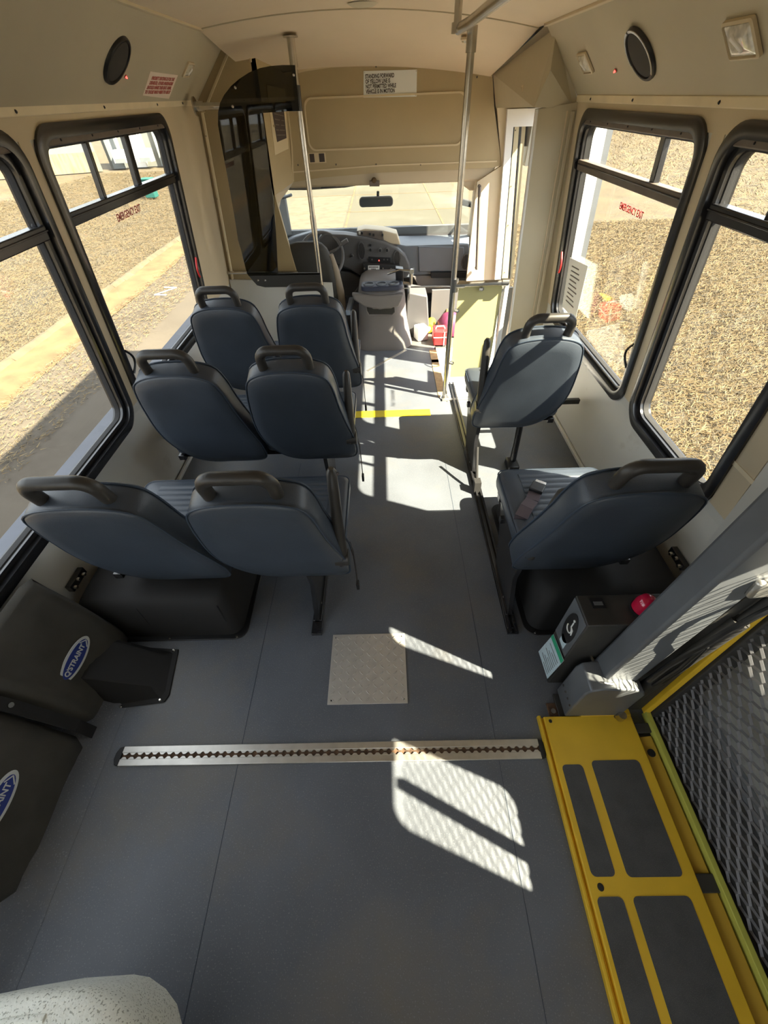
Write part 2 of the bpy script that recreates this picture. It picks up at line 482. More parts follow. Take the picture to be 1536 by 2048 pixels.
def front_row(t):
    y = 3.10 + 0.86*t; base = ceil_pts(); out = []
    for k, (x, z) in enumerate(base):
        u = k/14.0; zt = 1.655 - 0.045*u + 0.045*4*u*(1-u)
        s = t**0.9
        out.append((x*(1-0.06*t), z*(1-s) + zt*s - 0.004))
    return y, out
strip_solid(mb, [front_row(0.0), front_row(0.33), front_row(0.66), front_row(1.0)])
struct(mb, 'ceiling_front', 'ceiling', angle=60)
b = MB()   # bow strip where the ceiling sheets meet
for (x0, z0), (x1, z1) in zip(ceil_pts()[:-1], ceil_pts()[1:]):
    b.hexa([(x0,3.085,z0-0.004),(x1,3.085,z1-0.004),(x1,3.105,z1-0.004),(x0,3.105,z0-0.004),(x0,3.085,z0),(x1,3.085,z1),(x1,3.105,z1),(x0,3.105,z0)])
struct(b, 'trim_3', 'cove')
# sloping coves
def cove_panel(name, a, s, y0, y1):
    mb = MB(); d = Vector((s[0]-a[0], 0, s[1]-a[1])).normalized(); nn = Vector((-d.z, 0, d.x))
    if nn.z < 0: nn = -nn
    nn *= 0.03
    P = lambda q, y: Vector((q[0], y, q[1]))
    mb.hexa([P(a,y0),P(a,y1),P(a,y1)+nn,P(a,y0)+nn,P(s,y0),P(s,y1),P(s,y1)+nn,P(s,y0)+nn])
    return struct(mb, name, 'cove', smooth=False)
coveL = cove_panel('ceiling_cove_left', TL, SL, Y_BACK, 3.62)
coveR = cove_panel('ceiling_cove_right', TR, SR, Y_BACK, 2.96)
def bar(mb, pts, hx, hz):
    for p, q in zip(pts[:-1], pts[1:]):
        mb.hexa([(p[0]-hx,p[1],p[2]-hz),(p[0]+hx,p[1],p[2]-hz),(q[0]+hx,q[1],q[2]-hz),(q[0]-hx,q[1],q[2]-hz),
                 (p[0]-hx,p[1],p[2]+hz),(p[0]+hx,p[1],p[2]+hz),(q[0]+hx,q[1],q[2]+hz),(q[0]-hx,q[1],q[2]+hz)])
b = MB(); bar(b, [(SL[0]+0.002, Y_BACK, SL[1]-0.002), (SL[0]+0.002, 3.6, SL[1]-0.002)], 0.013, 0.005); struct(b, 'trim_4', 'cream', bevel=0.002)
b = MB(); bar(b, [(SR[0]-0.002, Y_BACK, SR[1]-0.002), (SR[0]-0.002, 2.95, SR[1]-0.002)], 0.013, 0.005); struct(b, 'trim_5', 'cream', bevel=0.002)
# unseen outer shell and filler boxes, added to block sun leaks
b = MB(); b.box((-1.25, -1.95, 1.90), (1.25, 4.30, 1.95)); b.box((-1.19, -1.95, 1.53), (-1.145, 4.30, 1.90)); b.box((1.145, -1.95, 1.49), (1.19, 4.30, 1.90))
b.box((-1.19, 4.27, 1.20), (1.19, 4.30, 1.90)); b.box((-1.19, 3.63, 1.14), (-1.14, 4.27, 1.53)); b.box((1.15, 3.96, 1.14), (1.19, 4.27, 1.49)); b.box((-1.19, -1.95, 1.50), (1.19, -1.91, 1.90))
struct(b, 'roof_light_block', 'white_paint', smooth=False)
# rails at the top of the walls
for side, zt, y1, nm in ((-1, 1.543, 3.6, 'trim_6'), (1, 1.503, 2.95, 'trim_7')):
    b = MB(); b.hexa([WP(side,Y_BACK,zt-0.012,-0.012),WP(side,y1,zt-0.012,-0.012),WP(side,y1,zt-0.012,0.0),WP(side,Y_BACK,zt-0.012,0.0),
                      WP(side,Y_BACK,zt+0.014,-0.012),WP(side,y1,zt+0.014,-0.012),WP(side,y1,zt+0.014,0.0),WP(side,Y_BACK,zt+0.014,0.0)])
    rail = struct(b, nm, 'cream_trim', bevel=0.003)
    screws([WP(side, y, zt, -0.013) for y in ((1.12, 1.5, 1.77, 2.35, 2.92, 3.3) if side < 0 else (1.3, 1.70, 2.29, 2.75))], (-side, 0, 0), rail, 0.0055, 0.003, 'black')
# base strips
for side, nm, ya, yb in ((-1, 'baseboard_left', 0.6, 3.6), (1, 'baseboard_right', 0.78, 2.56)):
    b = MB(); b.box((side*1.185-0.004, ya, 0.0), (side*1.185+0.012, yb, 0.022)); struct(b, nm, 'wall_grey', bevel=0.003)

# ------------------------------------------------------------------ windows of the passenger saloon
def win_ring(mb, side, y0, y1, z0, z1, w, r, o0, o1):
    yc, zc = (y0+y1)/2, (z0+z1)/2; W, Hh = y1-y0, z1-z0
    out = rrect(W, Hh, r, 8, yc, zc); inn = rrect(W-2*w, Hh-2*w, max(0.02, r-w*0.75), 8, yc, zc)
    mb.ring([[WP(side, y, z, o0) for y, z in inn], [WP(side, y, z, o0-0.003) for y, z in [((a[0]+c[0])/2, (a[1]+c[1])/2) for a, c in zip(out, inn)]],
             [WP(side, y, z, o0+0.004) for y, z in out], [WP(side, y, z, o1) for y, z in out], [WP(side, y, z, o1) for y, z in inn]])
def make_window(name, side, y0, y1, z0, z1, dividers, zr, seated):
    mb = MB(); win_ring(mb, side, y0, y1, z0, z1, 0.040, 0.105, -0.016, 0.058)
    root = struct(mb, name, 'black_frame', angle=35); 
    mb = MB(); win_ring(mb, side, y0+0.036, y1-0.036, z0+0.036, z1-0.036, 0.026, 0.075, 0.004, 0.05)
    mb.build('inner_frame', 'black_frame', root)
    mb = MB(); win_ring(mb, side, y0+0.058, y1-0.058, z0+0.058, z1-0.058, 0.008, 0.055, 0.018, 0.04)
    mb.build('glazing_strip', 'black_matte', root)
    def bar_(ya, yb, za, zb, o0, o1, nm, m, bev=0.004):
        q = MB(); q.hexa([WP(side,ya,za,o0),WP(side,yb,za,o0),WP(side,yb,za,o1),WP(side,ya,za,o1),WP(side,ya,zb,o0),WP(side,yb,zb,o0),WP(side,yb,zb,o1),WP(side,ya,zb,o1)])
        return q.build(nm, m, root, bevel=bev)
    bar_(y0+0.05, y1-0.05, zr-0.022, zr+0.022, -0.004, 0.04, 'sash_rail', 'header_bar' if side > 0 and y1 > 2 else 'black_frame')
    bar_(y0+0.05, y1-0.05, zr+0.003, zr+0.008, -0.008, -0.002, 'track_lip', 'black_frame', 0.001)
    bar_(y0+0.07, y1-0.06, z1-0.058, z1-0.028, -0.012, 0.03, 'head_rail', 'header_bar')
    for yd, w in dividers:
        bar_(yd-w/2, yd+w/2, zr+0.02, z1-0.05, 0.006, 0.03, 'divider', 'black_frame', 0.003)
    m_ = 0.055
    for (a, c, nm) in ((z0+m_, zr-0.01, 'lower_pane'), (zr+0.01, z1-m_, 'upper_pane')):
        yc, zc = (y0+y1)/2, (a+c)/2; pts = rrect(y1-y0-2*m_, c-a, 0.05, 5, yc, zc)
        q = MB(); q.loops([[WP(side, y, z, 0.026) for y, z in pts], [WP(side, y, z, 0.030) for y, z in pts]])
        q.build(nm, 'window_glass', root, smooth=False)
    ys_ = np.linspace(y0+0.16, y1-0.16, 5)
    screws([WP(side, y, z1-0.045, -0.013) for y in ys_], (-side, 0, 0), root, 0.004, 0.003, 'black')
    return root, bar_
w1, _ = make_window('window_1', *WIN['window_1'], [(1.10, 0.03)], 1.247, True)
w6, _ = make_window('window_6', *WIN['window_6'], [(-0.3, 0.03)], 1.247, True)
w2, _ = make_window('window_2', *WIN['window_2'], [(2.165, 0.022), (2.522, 0.045)], 1.253, True)
w3, _ = make_window('window_3', *WIN['window_3'], [(2.01, 0.036)], 1.257, True)
w4, _ = make_window('window_4', *WIN['window_4'], [(1.335, 0.02)], 1.257, True)
def window_text(side, y, z, par, m, size):
    xd = (0, -1, 0) if side > 0 else (0, 1, 0)
    p = WP(side, y, z, 0.024)
    text('EMERGENCY EXIT', size, frame_mat(p, xd, (-side*K, 0, 1)), m, par, bold=0.0006, sx=0.8)
window_text(-1, 2.36, 1.19, w2, 'ink_red', 0.040)
window_text(1, 2.15, 1.165, w3, 'red', 0.036)
def window_latch(side, y, z, par, m, dy):
    q = MB(); pts = []
    for k in range(9):
        a = math.pi*k/8; pts.append(WP(side, y + dy*0.035*math.sin(a), z - 0.055 + 0.11*k/8, -0.014-0.006*math.sin(a)))
    q.tube(pts, 0.0055, 8); return q.build('release_latch', m, par)
window_latch(-1, 2.965, 0.80, w2, 'red', -1); window_latch(-1, 1.84, 0.70, w2, 'black', 1)
window_latch(1, 2.80, 0.80, w3, 'red', -1); window_latch(1, 1.74, 0.70, w3, 'black', 1)

# outer drip ledge below the left windows
b = MB(); b.hexa([(-1.36,-1.9,0.40),(-1.25,-1.9,0.42),(-1.25,3.5,0.42),(-1.36,3.5,0.40),(-1.36,-1.9,0.475),(-1.25,-1.9,0.505),(-1.25,3.5,0.505),(-1.36,3.5,0.475)])
mat('ledge_paint', (0.045, 0.055, 0.085), 0.5, var=0.15, vscale=8); struct(b, 'trim_8', 'ledge_paint', bevel=0.006)

# ------------------------------------------------------------------ lift doors in the right wall
def lift_door(name, y0, y1, hole):
    root = MB()
    for (a, c, z0, z1) in ((y0, hole[0], 0.0, 1.5), (hole[1], y1, 0.0, 1.5), (hole[0], hole[1], 0.0, hole[2]), (hole[0], hole[1], hole[3], 1.5)):
        zs = [z0] + ([KZ] if z0 < KZ < z1 else []) + [z1]
        for p, q in zip(zs[:-1], zs[1:]):
            root.hexa([WP(1,a,p,-0.02),WP(1,a,p,0.0),WP(1,c,p,0.0),WP(1,c,p,-0.02),WP(1,a,q,-0.02),WP(1,a,q,0.0),WP(1,c,q,0.0),WP(1,c,q,-0.02)])
    o = struct(root, name, 'wall_grey', smooth=False)
    q = MB(); yc, zc = (hole[0]+hole[1])/2, (hole[2]+hole[3])/2
    out = rrect(hole[1]-hole[0]+0.03, hole[3]-hole[2]+0.03, 0.06, 6, yc, zc); inn = rrect(hole[1]-hole[0]-0.025, hole[3]-hole[2]-0.02, 0.05, 6, yc, zc)
    q.ring([[WP(1,y,z,-0.03) for y, z in out], [WP(1,y,z,0.055) for y, z in out], [WP(1,y,z,0.055) for y, z in inn], [WP(1,y,z,-0.03) for y, z in inn]])
    q.build('window_gasket', 'black_frame', o)
    q = MB(); q.loops([[WP(1,y,z,0.015) for y, z in inn], [WP(1,y,z,0.019) for y, z in inn]]); q.build('pane', 'window_glass', o, smooth=False)
    return o
lift_door('door_2', 0.008, 0.80, LIFTWIN[1]); lift_door('door_3', -0.80, -0.008, LIFTWIN[0])
b = MB(); b.hexa([WP(1,0.80,0,-0.03),WP(1,0.85,0,-0.03),WP(1,0.85,0,0),WP(1,0.80,0,0),WP(1,0.80,1.5,-0.03),WP(1,0.85,1.5,-0.03),WP(1,0.85,1.5,0),WP(1,0.80,1.5,0)])
struct(b, 'trim_9', 'wall_grey')
b = MB(); b.hexa([WP(1,0.85,0.690,-0.006),WP(1,0.99,0.690,-0.006),WP(1,0.99,0.690,0),WP(1,0.85,0.690,0),WP(1,0.85,0.705,-0.006),WP(1,0.99,0.705,-0.006),WP(1,0.99,0.705,0),WP(1,0.85,0.705,0)])
struct(b, 'trim_10', 'cream_trim')
# ------------------------------------------------------------------ front partition, header and door corner
b = MB()
# driver partition facing the rear
pw = [(-1.20, 0.0), (-0.56, 0.0), (-0.70, 1.07), (-0.660, 1.88), (-0.90, 1.88), (-1.14, 1.60), (-1.20, KZ)]
b.loops([[Vector((x, 3.60, z)) for x, z in pw], [Vector((x, 3.63, z)) for x, z in pw]])
part = struct(b, 'wall_front_left', 'header', smooth=False)
# lower cream sheet behind the front seats
b = MB(); pl = [(-1.19, 0.02), (-0.36, 0.02), (-0.36, 0.50), (-1.185, 0.55)]
b.loops([[Vector((x, 3.585, z)) for x, z in pl], [Vector((x, 3.60, z)) for x, z in pl]])
struct(b, 'wall_front_low', 'wall_grey', smooth=False)
b = MB(); b.tube([(-1.185, 3.583, 0.60), (-0.62, 3.583, 0.585)], 0.012, 8)
single(b, 'partition_rail', 'steel', 'slim horizontal rail low on the left front partition', 'rail')
# raised border on the partition
def strip2(mb, pts, w, y0, y1):
    for (x0, z0), (x1, z1) in zip(pts[:-1], pts[1:]):
        d = Vector((x1-x0, 0, z1-z0)).normalized(); nn = Vector((-d.z, 0, d.x))*w/2
        a0, a1 = Vector((x0, y0, z0)), Vector((x1, y0, z1)); dy = Vector((0, y1-y0, 0))
        mb.hexa([a0-nn, a1-nn, a1-nn+dy, a0-nn+dy, a0+nn, a1+nn, a1+nn+dy, a0+nn+dy])
b = MB(); strip2(b, [(-1.055, 1.50), (-0.83, 1.735), (-0.70, 1.745), (-0.70, 1.70)], 0.014, 3.590, 3.60)
b.build('border', 'header_lt', part, bevel=0.003)
b = MB(); b.hexa([(-1.165,3.58,0.55),(-1.15,3.58,0.55),(-1.15,3.60,0.55),(-1.165,3.60,0.55),(-1.07,3.58,1.50),(-1.055,3.58,1.50),(-1.055,3.60,1.50),(-1.07,3.60,1.50)])
co = b.build('corner_bead', 'cream_trim', part, bevel=0.003)
screws([(-1.16+0.1*t, 3.58, 0.6+0.93*t) for t in (0.15, 0.5, 0.85)], (0, -1, 0), part, 0.004, 0.003)
# side panel with the electrical door, from the partition forward to the header
A0, A1, B0, B1 = Vector((-0.70,3.60,1.07)), Vector((-0.667,3.60,1.772)), Vector((-0.612,3.95,1.10)), Vector((-0.566,3.95,1.655))
b = MB(); th = Vector((-0.03, 0.0, 0))
b.hexa([A0, B0, B0+th, A0+th, A1, B1, B1+th, A1+th])
side = struct(b, 'wall_front_side', 'header', smooth=False)
b = MB()   # lower scoop of the side panel that curves forward to the windscreen pillar
lo = [at(546, 389, 3.6), at(550, 415, 3.6), at(546, 440, 3.6), at(543, 500, 3.6), at(540, 552, 3.6)]
hi = [B0, at(578, 378, 3.95), at(562, 400, 3.93), at(553, 440, 3.90), at(549, 552, 3.88)]
for i in range(4):
    b.hexa([lo[i], hi[i], hi[i]+th, lo[i]+th, lo[i+1], hi[i+1], hi[i+1]+th, lo[i+1]+th])
b.build('lower_scoop', 'cab_cream', side)
def on_side(s, t, off=0.0):
    n_ = (B0-A0).cross(A1-A0).normalized()
    if n_.x < 0: n_ = -n_
    return (A0.lerp(B0, s)).lerp(A1.lerp(B1, s), t) + n_*off
b = MB()
cs = [(0.22, 0.30), (0.86, 0.34), (0.90, 0.86), (0.24, 0.80)]
b.loops([[on_side(s, t, 0.0005) for s, t in cs], [on_side(s, t, 0.007) for s, t in cs]])
dr = b.build('access_door', 'header_lt', side, bevel=0.002)
b = MB(); cs2 = [(0.36, 0.40), (0.80, 0.44), (0.80, 0.72), (0.30, 0.68)]
b.loops([[on_side(s, t, 0.007) for s, t in cs2], [on_side(s, t, 0.009) for s, t in cs2]])
lb = b.build('label', 'ink', dr, smooth=False)
b = MB(); b.disc(on_side(0.30, 0.52, 0.007), (1, -0.3, 0), 0.006, 0.01, 10); b.build('latch', 'steel', dr)
b = MB()
for k in range(6):
    t0 = 0.45 + 0.04*k; b.loops([[on_side(s, t, 0.0092) for s, t in ((0.38, t0), (0.76, t0+0.012), (0.76, t0+0.02), (0.38, t0+0.008))], [on_side(s, t, 0.0096) for s, t in ((0.38, t0), (0.76, t0+0.012), (0.76, t0+0.02), (0.38, t0+0.008))]])
b.build('lettering', 'header_bar', dr, smooth=False)

# header above the windscreen
YH = 3.95
hx = [(-0.566, 1.655), (-0.40, 1.675), (-0.15, 1.692), (0.13, 1.698), (0.42, 1.688), (0.66, 1.652), (0.824, 1.614), (0.86, 1.467), (0.97, 1.15), (0.90, 1.14), (0.5, 1.136), (0.07, 1.136), (-0.40, 1.120), (-0.612, 1.10)]
b = MB(); b.loops([[Vector((x, YH, z)) for x, z in hx], [Vector((x, YH+0.03, z)) for x, z in hx]])
header = struct(b, 'wall_front_header', 'header', smooth=False)
b = MB()
xc, zc = 0.102, 1.408; W_, H_ = 1.11, 0.255
o1 = rrect(W_+0.02, H_+0.02, 0.055, 8, xc, zc); i1 = rrect(W_, H_, 0.05, 8, xc, zc)
b.ring([[Vector((x, YH, z)) for x, z in o1], [Vector((x, YH-0.008, z)) for x, z in o1], [Vector((x, YH-0.008, z)) for x, z in i1], [Vector((x, YH, z)) for x, z in i1]])
b.build('recess_border', 'header_lt', header)
b = MB(); strip2(b, [(-0.60, 1.158), (0.07, 1.178), (0.93, 1.176)], 0.008, YH-0.005, YH); b.build('ridge', 'header_lt', header)
b = MB(); strip2(b, hx[0:7], 0.016, YH-0.012, YH); b.build('top_bead', 'header_lt', header)
b = MB(); strip2(b, [(-0.612, 1.105), (-0.585, 1.30), (-0.57, 1.64)], 0.010, YH-0.008, YH); b.build('side_bead', 'header_lt', header)
screws([at(672, 329, YH-0.001), at(752, 329, YH-0.001), at(841, 329, YH-0.001), at(596, 330, YH-0.001), at(752, 133, YH-0.001), at(954, 154, YH-0.001)], (0, -1, 0), header, 0.006, 0.004, 'header_bar')
# black equipment label
e = empty('equipment_label', (-0.40, YH-0.002, 1.235), 'small black equipment label on the header beside the left pole', 'label')
b = MB(); b.box((-0.475, YH-0.0025, 1.205), (-0.345, YH-0.0003, 1.262)); b.build('plate', 'header_lt', e, smooth=False)
b = MB(); b.box((-0.465, YH-0.0035, 1.21), (-0.43, YH-0.0025, 1.257)); b.build('print', 'ink', e, smooth=False)
b = MB(); b.box((-0.395, YH-0.0035, 1.21), (-0.355, YH-0.0025, 1.257)); b.build('print', 'ink', e, smooth=False)
# standing notice
p0, p1, p2, p3 = at(727, 142, YH-0.004), at(834, 139, YH-0.004), at(833, 193, YH-0.004), at(727, 195, YH-0.004)
e = empty('passenger_notice', (0.118, YH-0.003, 1.53), 'white passenger notice about the yellow line, black capitals', 'sign')
b = MB(); b.loops([[p + Vector((0, 0.003, 0)) for p in (p0, p1, p2, p3)], [p for p in (p0, p1, p2, p3)]]); b.build('plate', 'white_print', e, smooth=False)
cx_, cz_ = (p0.x+p1.x)/2, (p0.z+p3.z)/2
text('STANDING FORWARD\nOF YELLOW LINE IS\nNOT PERMITTED WHILE\nVEHICLE IS IN MOTION', 0.027, frame_mat((p0.x+0.010, YH-0.0045, cz_), (1, 0, 0.006), (0, 0, 1)), 'ink', e, align='LEFT', bold=0.0009, sx=0.70, spacing=0.86)
screws([p0+Vector((0.006, 0, -0.006)), p1+Vector((-0.006, 0, -0.006)), p2+Vector((-0.006, 0, 0.006)), p3+Vector((0.006, 0, 0.006))], (0, -1, 0), e, 0.0025, 0.002)

# corner fairings
def fairing(name, faces, m, par=None):
    mb = MB()
    for fc in faces:
        c = sum((Vector(p) for p in fc), Vector())/len(fc); mb.face([Vector(p) for p in fc])
    bmesh.ops.remove_doubles(mb.bm, verts=mb.bm.verts[:], dist=0.002)
    return struct(mb, name, m, par, smooth=True, angle=12)
# right fairing: a box over the door with a bulged rear face
T0, T1 = (0.858, 2.95, 1.752), (0.826, 3.95, 1.618)
Bq0, Bq1 = (0.852, 2.97, 1.478), (0.872, 3.95, 1.458)
Wt, Wb = (1.085, 2.96, 1.502), (1.078, 2.97, 1.468)
Mid = (0.902, 2.90, 1.605); Tip = (0.86, 2.93, 1.478); Far = (1.12, 3.95, 1.458); FarT = (1.10, 3.95, 1.5)
Up = (0.902, 2.93, 1.742)
fairing('wall_right_fairing', [[T0, T1, Bq1, Tip, Mid, Up], [Up, Mid, Tip, Wb], [Up, Wb, Wt], [Tip, Bq1, Far, Wb], [Wb, Far, FarT, Wt], [T1, FarT, Far, Bq1], [T0, Up, Wt, FarT, T1]], 'cove')
e = empty('embossed_plate', (0.87, 3.4, 1.52), 'small raised lettered plate on the fairing over the door', 'plate')
fm = frame_mat(at(1022, 180, 3.22) , (0.0, 1, -0.05), (0.05, 0, 1))
pc = Vector((0.858, 3.24, 1.545)); b = MB(); b.obb(pc, (0.02, 1, -0.02), (0, 0, 1), (1, 0, 0), 0.045, 0.014, 0.003); b.build('plate', 'cream', e, bevel=0.001)
b = MB()
for k in range(4):
    q = pc + Vector((-0.0032, -0.024+0.016*k, 0)); b.box((q.x-0.001, q.y-0.005, q.z-0.007), (q.x+0.001, q.y-0.002, q.z+0.007)); b.box((q.x-0.001, q.y-0.002, q.z+(0.004 if k % 2 else -0.007)), (q.x+0.001, q.y+0.004, q.z+(0.007 if k % 2 else -0.004)))
b.build('lettering', 'header', e, smooth=False)
fl = [(-0.84, 3.60, 1.80), (-0.667, 3.60, 1.772)]
# door jamb (rear wall of the stepwell)
b = MB(); jp = [(0.988, 0.0), (1.20, 0.0), (1.20, KZ), (1.09, 1.49), (0.884, 1.47)]
b.loops([[Vector((x, 2.95, z)) for x, z in jp], [Vector((x, 2.99, z)) for x, z in jp]])
jamb = struct(b, 'wall_door_jamb', 'cove', smooth=False)
for (xa, xb, nm) in ((0.988, 0.884, 'edge_bead'),):
    b = MB(); b.tube([(xa, 2.95, 0.0), (xb, 2.95, 1.47)], 0.008, 8); b.build(nm, 'white_paint', jamb)
b = MB(); b.hexa([(1.155,2.938,0.0),(1.175,2.938,0.0),(1.175,2.95,0.0),(1.155,2.95,0.0),(1.062,2.938,1.46),(1.082,2.938,1.46),(1.082,2.95,1.46),(1.062,2.95,1.46)]); b.build('cover_strip', 'cove', jamb, bevel=0.003)
b = MB(); b.hexa([(1.13,2.944,0.0),(1.136,2.944,0.0),(1.136,2.95,0.0),(1.13,2.95,0.0),(1.04,2.944,1.46),(1.046,2.944,1.46),(1.046,2.95,1.46),(1.04,2.95,1.46)]); b.build('cover_bead', 'cream', jamb)
b = MB(); b.hexa([(0.50,2.95,-0.5),(1.22,2.95,-0.5),(1.22,2.99,-0.5),(0.50,2.99,-0.5),(0.50,2.95,-0.45),(1.22,2.95,-0.45),(1.22,2.99,-0.45),(0.50,2.99,-0.45)])
b.bm.clear(); b.hexa([(1.0,2.95,-0.5),(1.22,2.95,-0.5),(1.22,2.99,-0.5),(1.0,2.99,-0.5),(0.988,2.95,0.0),(1.20,2.95,0.0),(1.20,2.99,0.0),(0.988,2.99,0.0)])
struct(b, 'wall_stepwell', 'white_paint', smooth=False)
# front bulkhead to the right of the windscreen, sunlit
b = MB(); fp = [(0.80, 0.30), (1.20, 0.30), (1.20, 0.5), (1.09, 1.48), (0.88, 1.46), (0.97, 1.15), (0.80, 1.06)]
b.loops([[Vector((x, YH-0.002, z)) for x, z in fp], [Vector((x, YH+0.03, z)) for x, z in fp]])
fb = struct(b, 'wall_front_right', 'cream', smooth=False)
b = MB(); p, q = at(1027, 228, 3.93), at(1003, 558, 3.93); p2_, q2_ = at(1040, 233, 3.93), at(1016, 558, 3.93)
b.hexa([q, q2_, q2_+Vector((0,0.03,0)), q+Vector((0,0.03,0)), p, p2_, p2_+Vector((0,0.03,0)), p+Vector((0,0.03,0))]); dfr = b.build('door_frame_strip', 'cream_trim', fb, bevel=0.003)
screws([p.lerp(q, t)+Vector((0.022, -0.002, 0)) for t in (0.08, 0.38, 0.62, 0.95)], (0, -1, 0), dfr, 0.004, 0.003, 'header_bar')
b = MB(); p, q = at(1042, 233, 3.94), at(1018, 558, 3.94); b.tube([p, q], 0.011, 8); b.build('rubber_seal', 'black_matte', fb)
b = MB(); p, q = at(958, 372, 3.93), at(952, 535, 3.93); b.tube([p + Vector((0, -0.03, 0)), q + Vector((0, -0.03, 0))], 0.012, 8)
b.tube([p, p + Vector((0, -0.03, 0))], 0.012, 8); b.tube([q, q + Vector((0, -0.03, 0))], 0.012, 8)
single(b, 'door_grab_bar', 'header_bar', 'short vertical grab bar on the sunlit panel beside the windscreen', 'grab bar')
b = MB(); b.box((0.50, 3.96, -0.5), (1.25, 3.99, 0.30)); b.box((1.19, 2.99, 1.44), (1.24, 3.96, 1.56)); struct(b, 'wall_footwell', 'dash_grey', smooth=False)

# open entrance door leaves outside
def leaf(name, y, xa, xb, z0, z1, hinge_x, label):
    e = empty(name, ((xa+xb)/2, y, z0), label, 'door', 'open entrance door leaves', )
    th = 0.035; w = 0.085
    def sl(z): return -0.10*(z-z0)*0.9 + 0.09
    def quad(mb, a, c, za, zb, t=th):
        mb.hexa([(a+sl(za),y,za),(c+sl(za),y,za),(c+sl(za),y+t,za),(a+sl(za),y+t,za),(a+sl(zb),y,zb),(c+sl(zb),y,zb),(c+sl(zb),y+t,zb),(a+sl(zb),y+t,zb)])
    b = MB(); quad(b, xa, xa+w*0.6, z0, z1); quad(b, xb-w, xb, z0, z1); quad(b, xa+w*0.6, xb-w, z1-0.09, z1); quad(b, xa+w*0.6, xb-w, z0, z0+0.12)
    b.build('leaf_frame', 'white_paint', e, smooth=False)
    b = MB(); quad(b, xa+w*0.6, xb-w, z0+0.12, z1-0.09, 0.006); b.build('pane', 'window_glass', e, smooth=False)
    b = MB(); quad(b, xb, xb+0.035, z0, z1, 0.04); b.build('edge_seal', 'lift_grey', e)
    b = MB(); quad(b, xa+w*0.6, xa+w*0.6+0.008, z0+0.12, z1-0.09, 0.012); quad(b, xb-w-0.008, xb-w, z0+0.12, z1-0.09, 0.012); b.build('glazing_bead', 'black_matte', e)
    return e
leaf('door_leaf', 3.0, 1.10, 1.365, -0.35, 1.45, 1.2, 'white open door leaf seen through the right window')
leaf('door_leaf', 3.91, 1.02, 1.34, -0.35, 1.45, 1.2, 'white open door leaf seen through the entrance doorway')
# paper notice taped inside the right window
P4 = [atx(1140, 515, 1.158), atx(1176, 532, 1.16), atx(1150, 642, 1.176), atx(1124, 612, 1.174)]
e = empty('paper_notice', P4[2], 'white paper sheet taped to the front of the right window', 'notice')
b = MB(); b.loops([P4, [p + Vector((0.0012, 0, 0)) for p in P4]]); b.build('sheet', 'paper', e, smooth=False)
b = MB()
for k in range(9):
    t = 0.12 + 0.085*k
    a_, c_ = P4[0].lerp(P4[3], t), P4[1].lerp(P4[2], t)
    s0, s1 = a_.lerp(c_, 0.2), a_.lerp(c_, 0.6 + 0.2*((k*7) % 3)/3)
    d = Vector((-0.0012, 0, 0)); h_ = Vector((0, 0, -0.006))
    b.loops([[s0+d*0.2, s1+d*0.2, s1+h_+d*0.2, s0+h_+d*0.2], [s0+d, s1+d, s1+h_+d, s0+h_+d]])
b.build('print', 'header_bar', e, smooth=False)

# ------------------------------------------------------------------ stanchions and rails
def flange(mb, p, n, r=0.034): mb.disc(p, n, r, 0.006, 16); mb.disc(Vector(p)+Vector(n)*0.006, n, r*0.62, 0.012, 16)
e = empty('stanchion_pole', (0.482, 2.612, 0.0), 'steel floor-to-ceiling pole at the stepwell corner', 'pole')
b = MB(); b.tube([(0.482, 2.612, 0.0), (0.470, 2.612, 0.9), (0.458, 2.612, 1.735)], 0.0165, 14); b.build('pole', 'steel', e)
b = MB(); flange(b, (0.482, 2.612, 0.0), (0, 0, 1)); b.build('base_flange', 'steel', e)
b = MB(); b.tube([(0.459, 2.612, 1.66), (0.458, 2.612, 1.735)], 0.022, 14); b.build('sleeve', 'steel', e)
e = empty('overhead_rail', (0.44, 1.9, 1.73), 'long steel grab rail under the ceiling, right of the aisle', 'rail')
b = MB(); b.tube([(0.40, 2.62, 1.727), (0.432, 2.5, 1.737), (0.45, 1.0, 1.745), (0.455, -1.5, 1.745)], 0.0175, 14); b.build('rail', 'steel', e)
b = MB(); b.tube([(0.395, 2.62, 1.722), (0.395, 2.62, 1.81)], 0.016, 12); b.disc((0.395, 2.62, 1.812), (0, 0, 1), 0.036, 0.006, 16); b.disc((0.395, 2.62, 1.715), (0, 0, 1), 0.024, 0.03, 14)
b.build('bracket', 'steel', e)
e = empty('modesty_panel', (0.68, 2.62, 0.15), 'olive modesty panel with steel rail beside the steps', 'panel')
b = MB(); b.tube([(0.487, 2.612, 0.752), (0.70, 2.612, 0.756), (0.80, 2.612, 0.757)], 0.0165, 12); b.build('top_rail', 'steel', e)
b = MB(); b.tube([(0.485, 2.612, 0.752), (0.54, 2.612, 0.752)], 0.0215, 12); b.disc((0.482, 2.612, 0.715), (0, 0, 1), 0.0215, 0.07, 12); b.build('tee_joint', 'steel', e)
b = MB(); b.tube([(0.76, 2.612, 0.757), (0.80, 2.612, 0.757)], 0.021, 12); b.build('end_socket', 'steel', e)
b = MB(); b.box((0.512, 2.635, 0.15), (0.775, 2.641, 0.735)); b.build('board', 'olive_panel', e, smooth=False)
b = MB(); b.hexa([(0.805,2.62,0.0),(0.835,2.62,0.0),(0.835,2.65,0.0),(0.805,2.65,0.0),(0.785,2.62,0.745),(0.81,2.62,0.745),(0.81,2.65,0.745),(0.785,2.65,0.745)]); b.build('side_post', 'white_paint', e, bevel=0.003)
